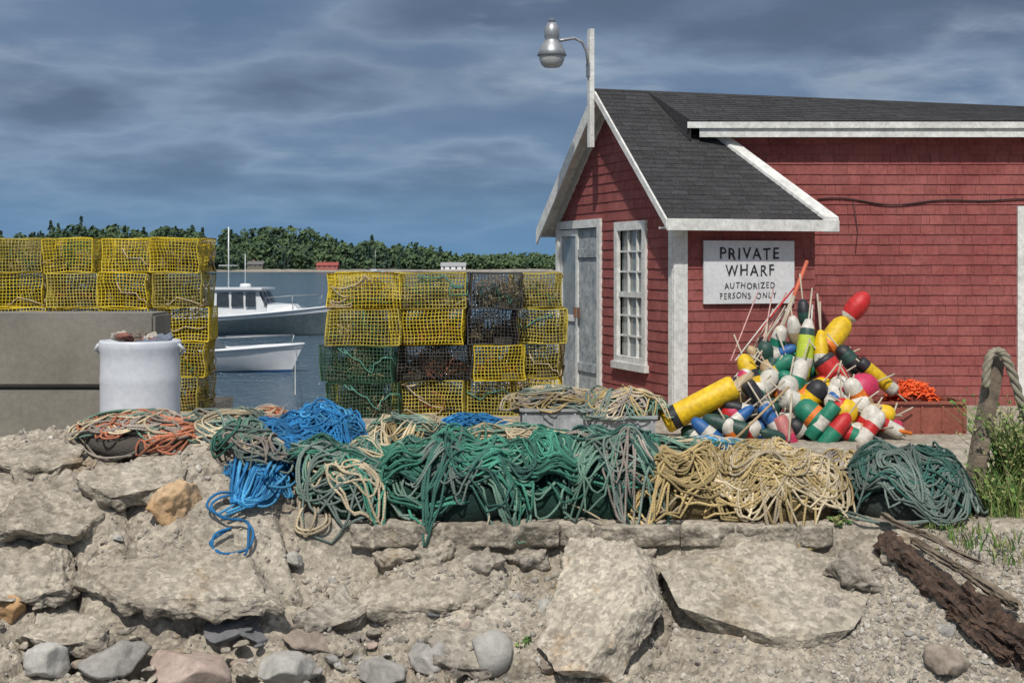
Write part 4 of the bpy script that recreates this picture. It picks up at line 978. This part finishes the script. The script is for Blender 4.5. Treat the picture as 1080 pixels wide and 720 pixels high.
weed(1015,556,60,.12,.2,'sparse grass on the gravel edge',0)
weed(985,553,50,.08,.12,'sparse low grass beside the rope',0); weed(1040,572,110,.16,.25,'sparse grass on gravel',0); weed(885,551,30,.06,.05,'tiny green weed at the rope heap',4)
weed(550,685,16,.12,.03,'small green weed sprouting between rocks'); weed(1075,590,80,.13,.18,'sparse grass on the gravel',0); weed(1000,580,30,.06,.15,'sparse grass on gravel',0)
bevbox(3.0,4.6,11.2,12.4,.0,.05,.01,'paving_slab',M_slab,None)
tag(bpy.data.objects['paving_slab'],'flat pale concrete paving slab on the wharf','slab')
# ---------------- world / light / camera
sd=Vector((-.12,-.75,.95)).normalized(); el=math.asin(sd.z); az=math.atan2(sd.x,sd.y)
wd=bpy.data.worlds.new('World'); scene.world=wd; wd.use_nodes=True; nt=wd.node_tree; N=nt.nodes; L=nt.links; bg=N['Background']; bg.inputs[1].default_value=.1
sky=N.new('ShaderNodeTexSky'); sky.sky_type='NISHITA'; sky.sun_disc=False; sky.sun_elevation=el; sky.sun_rotation=az
tc=N.new('ShaderNodeTexCoord'); sp=N.new('ShaderNodeSeparateXYZ'); L.new(tc.outputs['Generated'],sp.inputs[0])
def math_(op,a,b=None):
    n=N.new('ShaderNodeMath'); n.operation=op
    for i,x in enumerate((a,b)):
        if x is None: continue
        if isinstance(x,(int,float)): n.inputs[i].default_value=x
        else: L.new(x,n.inputs[i])
    return n.outputs[0]
zc=math_('MAXIMUM',sp.outputs[2],0.0); dz=math_('ADD',zc,.18)
cx=N.new('ShaderNodeCombineXYZ'); L.new(math_('DIVIDE',sp.outputs[0],dz),cx.inputs[0]); L.new(math_('DIVIDE',sp.outputs[1],dz),cx.inputs[1])
def nzz(s,d,off,dist=0,r=.55,sc=(1,1,1)):
    mp=N.new('ShaderNodeMapping'); mp.inputs['Location'].default_value=off; mp.inputs['Scale'].default_value=sc; L.new(cx.outputs[0],mp.inputs[0])
    n=N.new('ShaderNodeTexNoise'); n.inputs['Scale'].default_value=s; n.inputs['Detail'].default_value=d; n.inputs['Roughness'].default_value=r; n.inputs['Distortion'].default_value=dist; L.new(mp.outputs[0],n.inputs['Vector']); return n.outputs['Fac']
def rampw(f,els):
    r=N.new('ShaderNodeValToRGB'); e=r.color_ramp.elements
    e[0].position=els[0][0]; e[0].color=(*els[0][1],1); e[1].position=els[-1][0]; e[1].color=(*els[-1][1],1)
    for p,c in els[1:-1]: q=e.new(p); q.color=(*c,1)
    L.new(f,r.inputs['Fac']); return r.outputs['Color']
def mixw(a,b,f,mode='MIX'):
    m=N.new('ShaderNodeMix'); m.data_type='RGBA'; m.blend_type=mode; m.clamp_factor=True
    for i,x in ((0,f),(6,a),(7,b)):
        if isinstance(x,float): m.inputs[i].default_value=x
        elif isinstance(x,tuple): m.inputs[i].default_value=(*x,1)
        else: L.new(x,m.inputs[i])
    return m.outputs[2]
# heavy slate blue banks with softly lit edges and a bluer band low down
clouds=rampw(nzz(1.25,7,(3.1,1.7,0),.0,.50),[(.34,(.11,.18,.31)),(.44,(.15,.225,.355)),(.50,(.235,.315,.44)),(.545,(.17,.235,.35)),(.62,(.105,.15,.24)),(.72,(.08,.115,.185))])
wis=rampw(nzz(3.2,9,(7.3,2.2,4),.0,.58,(.9,1.1,1)),[(.49,(0,0,0)),(.55,(.25,.25,.25)),(.64,(.85,.85,.85))])
big=rampw(nzz(1.3,3,(1.3,9.2,2),.0,.5),[(.46,(0,0,0)),(.60,(1,1,1))])
c=mixw(clouds,(.36,.44,.55),mixw((0.,0.,0.),wis,big))
hb=rampw(sp.outputs[2],[(.0,(.11,.27,.48)),(.10,(.10,.22,.40)),(.2,(.10,.14,.2))])
f=rampw(sp.outputs[2],[(0.0,(.9,.9,.9)),(.035,(.65,.65,.65)),(.08,(.18,.18,.18)),(.14,(0,0,0))])
c=mixw(c,hb,f)
dk=rampw(sp.outputs[2],[(.09,(0,0,0)),(.18,(.7,.7,.7))])
c=mixw(c,(.09,.13,.205),mixw((0.,0.,0.),dk,rampw(nzz(1.2,6,(4.7,5.5,9),.0,.5),[(.42,(.3,.3,.3)),(.56,(1,1,1))])))
up=rampw(sp.outputs[2],[(.22,(0,0,0)),(.5,(1,1,1))]); c=mixw(c,(.50,.54,.60),up)
vs_=N.new('ShaderNodeVectorMath'); vs_.operation='SCALE'; vs_.inputs['Scale'].default_value=10; L.new(c,vs_.inputs[0])
L.new(mixw(vs_.outputs[0],sky.outputs[0],.06),bg.inputs[0])
sun=bpy.data.lights.new('sun','SUN'); sun.energy=3.6; sun.angle=math.radians(1.2); sun.color=(1,.95,.88); so=bpy.data.objects.new('sun',sun); COL.objects.link(so); so.rotation_euler=sd.to_track_quat('Z','Y').to_euler()
cam=bpy.data.cameras.new('camera'); co=bpy.data.objects.new('camera',cam); COL.objects.link(co); co.location=(0,0,H); co.rotation_euler=(math.pi/2,0,0); cam.lens=50; cam.sensor_width=36; cam.shift_y=-80/1080; cam.clip_end=20000; cam.clip_start=.1
scene.camera=co
scene.view_settings.view_transform='Standard'; scene.view_settings.look='None'; scene.view_settings.exposure=0
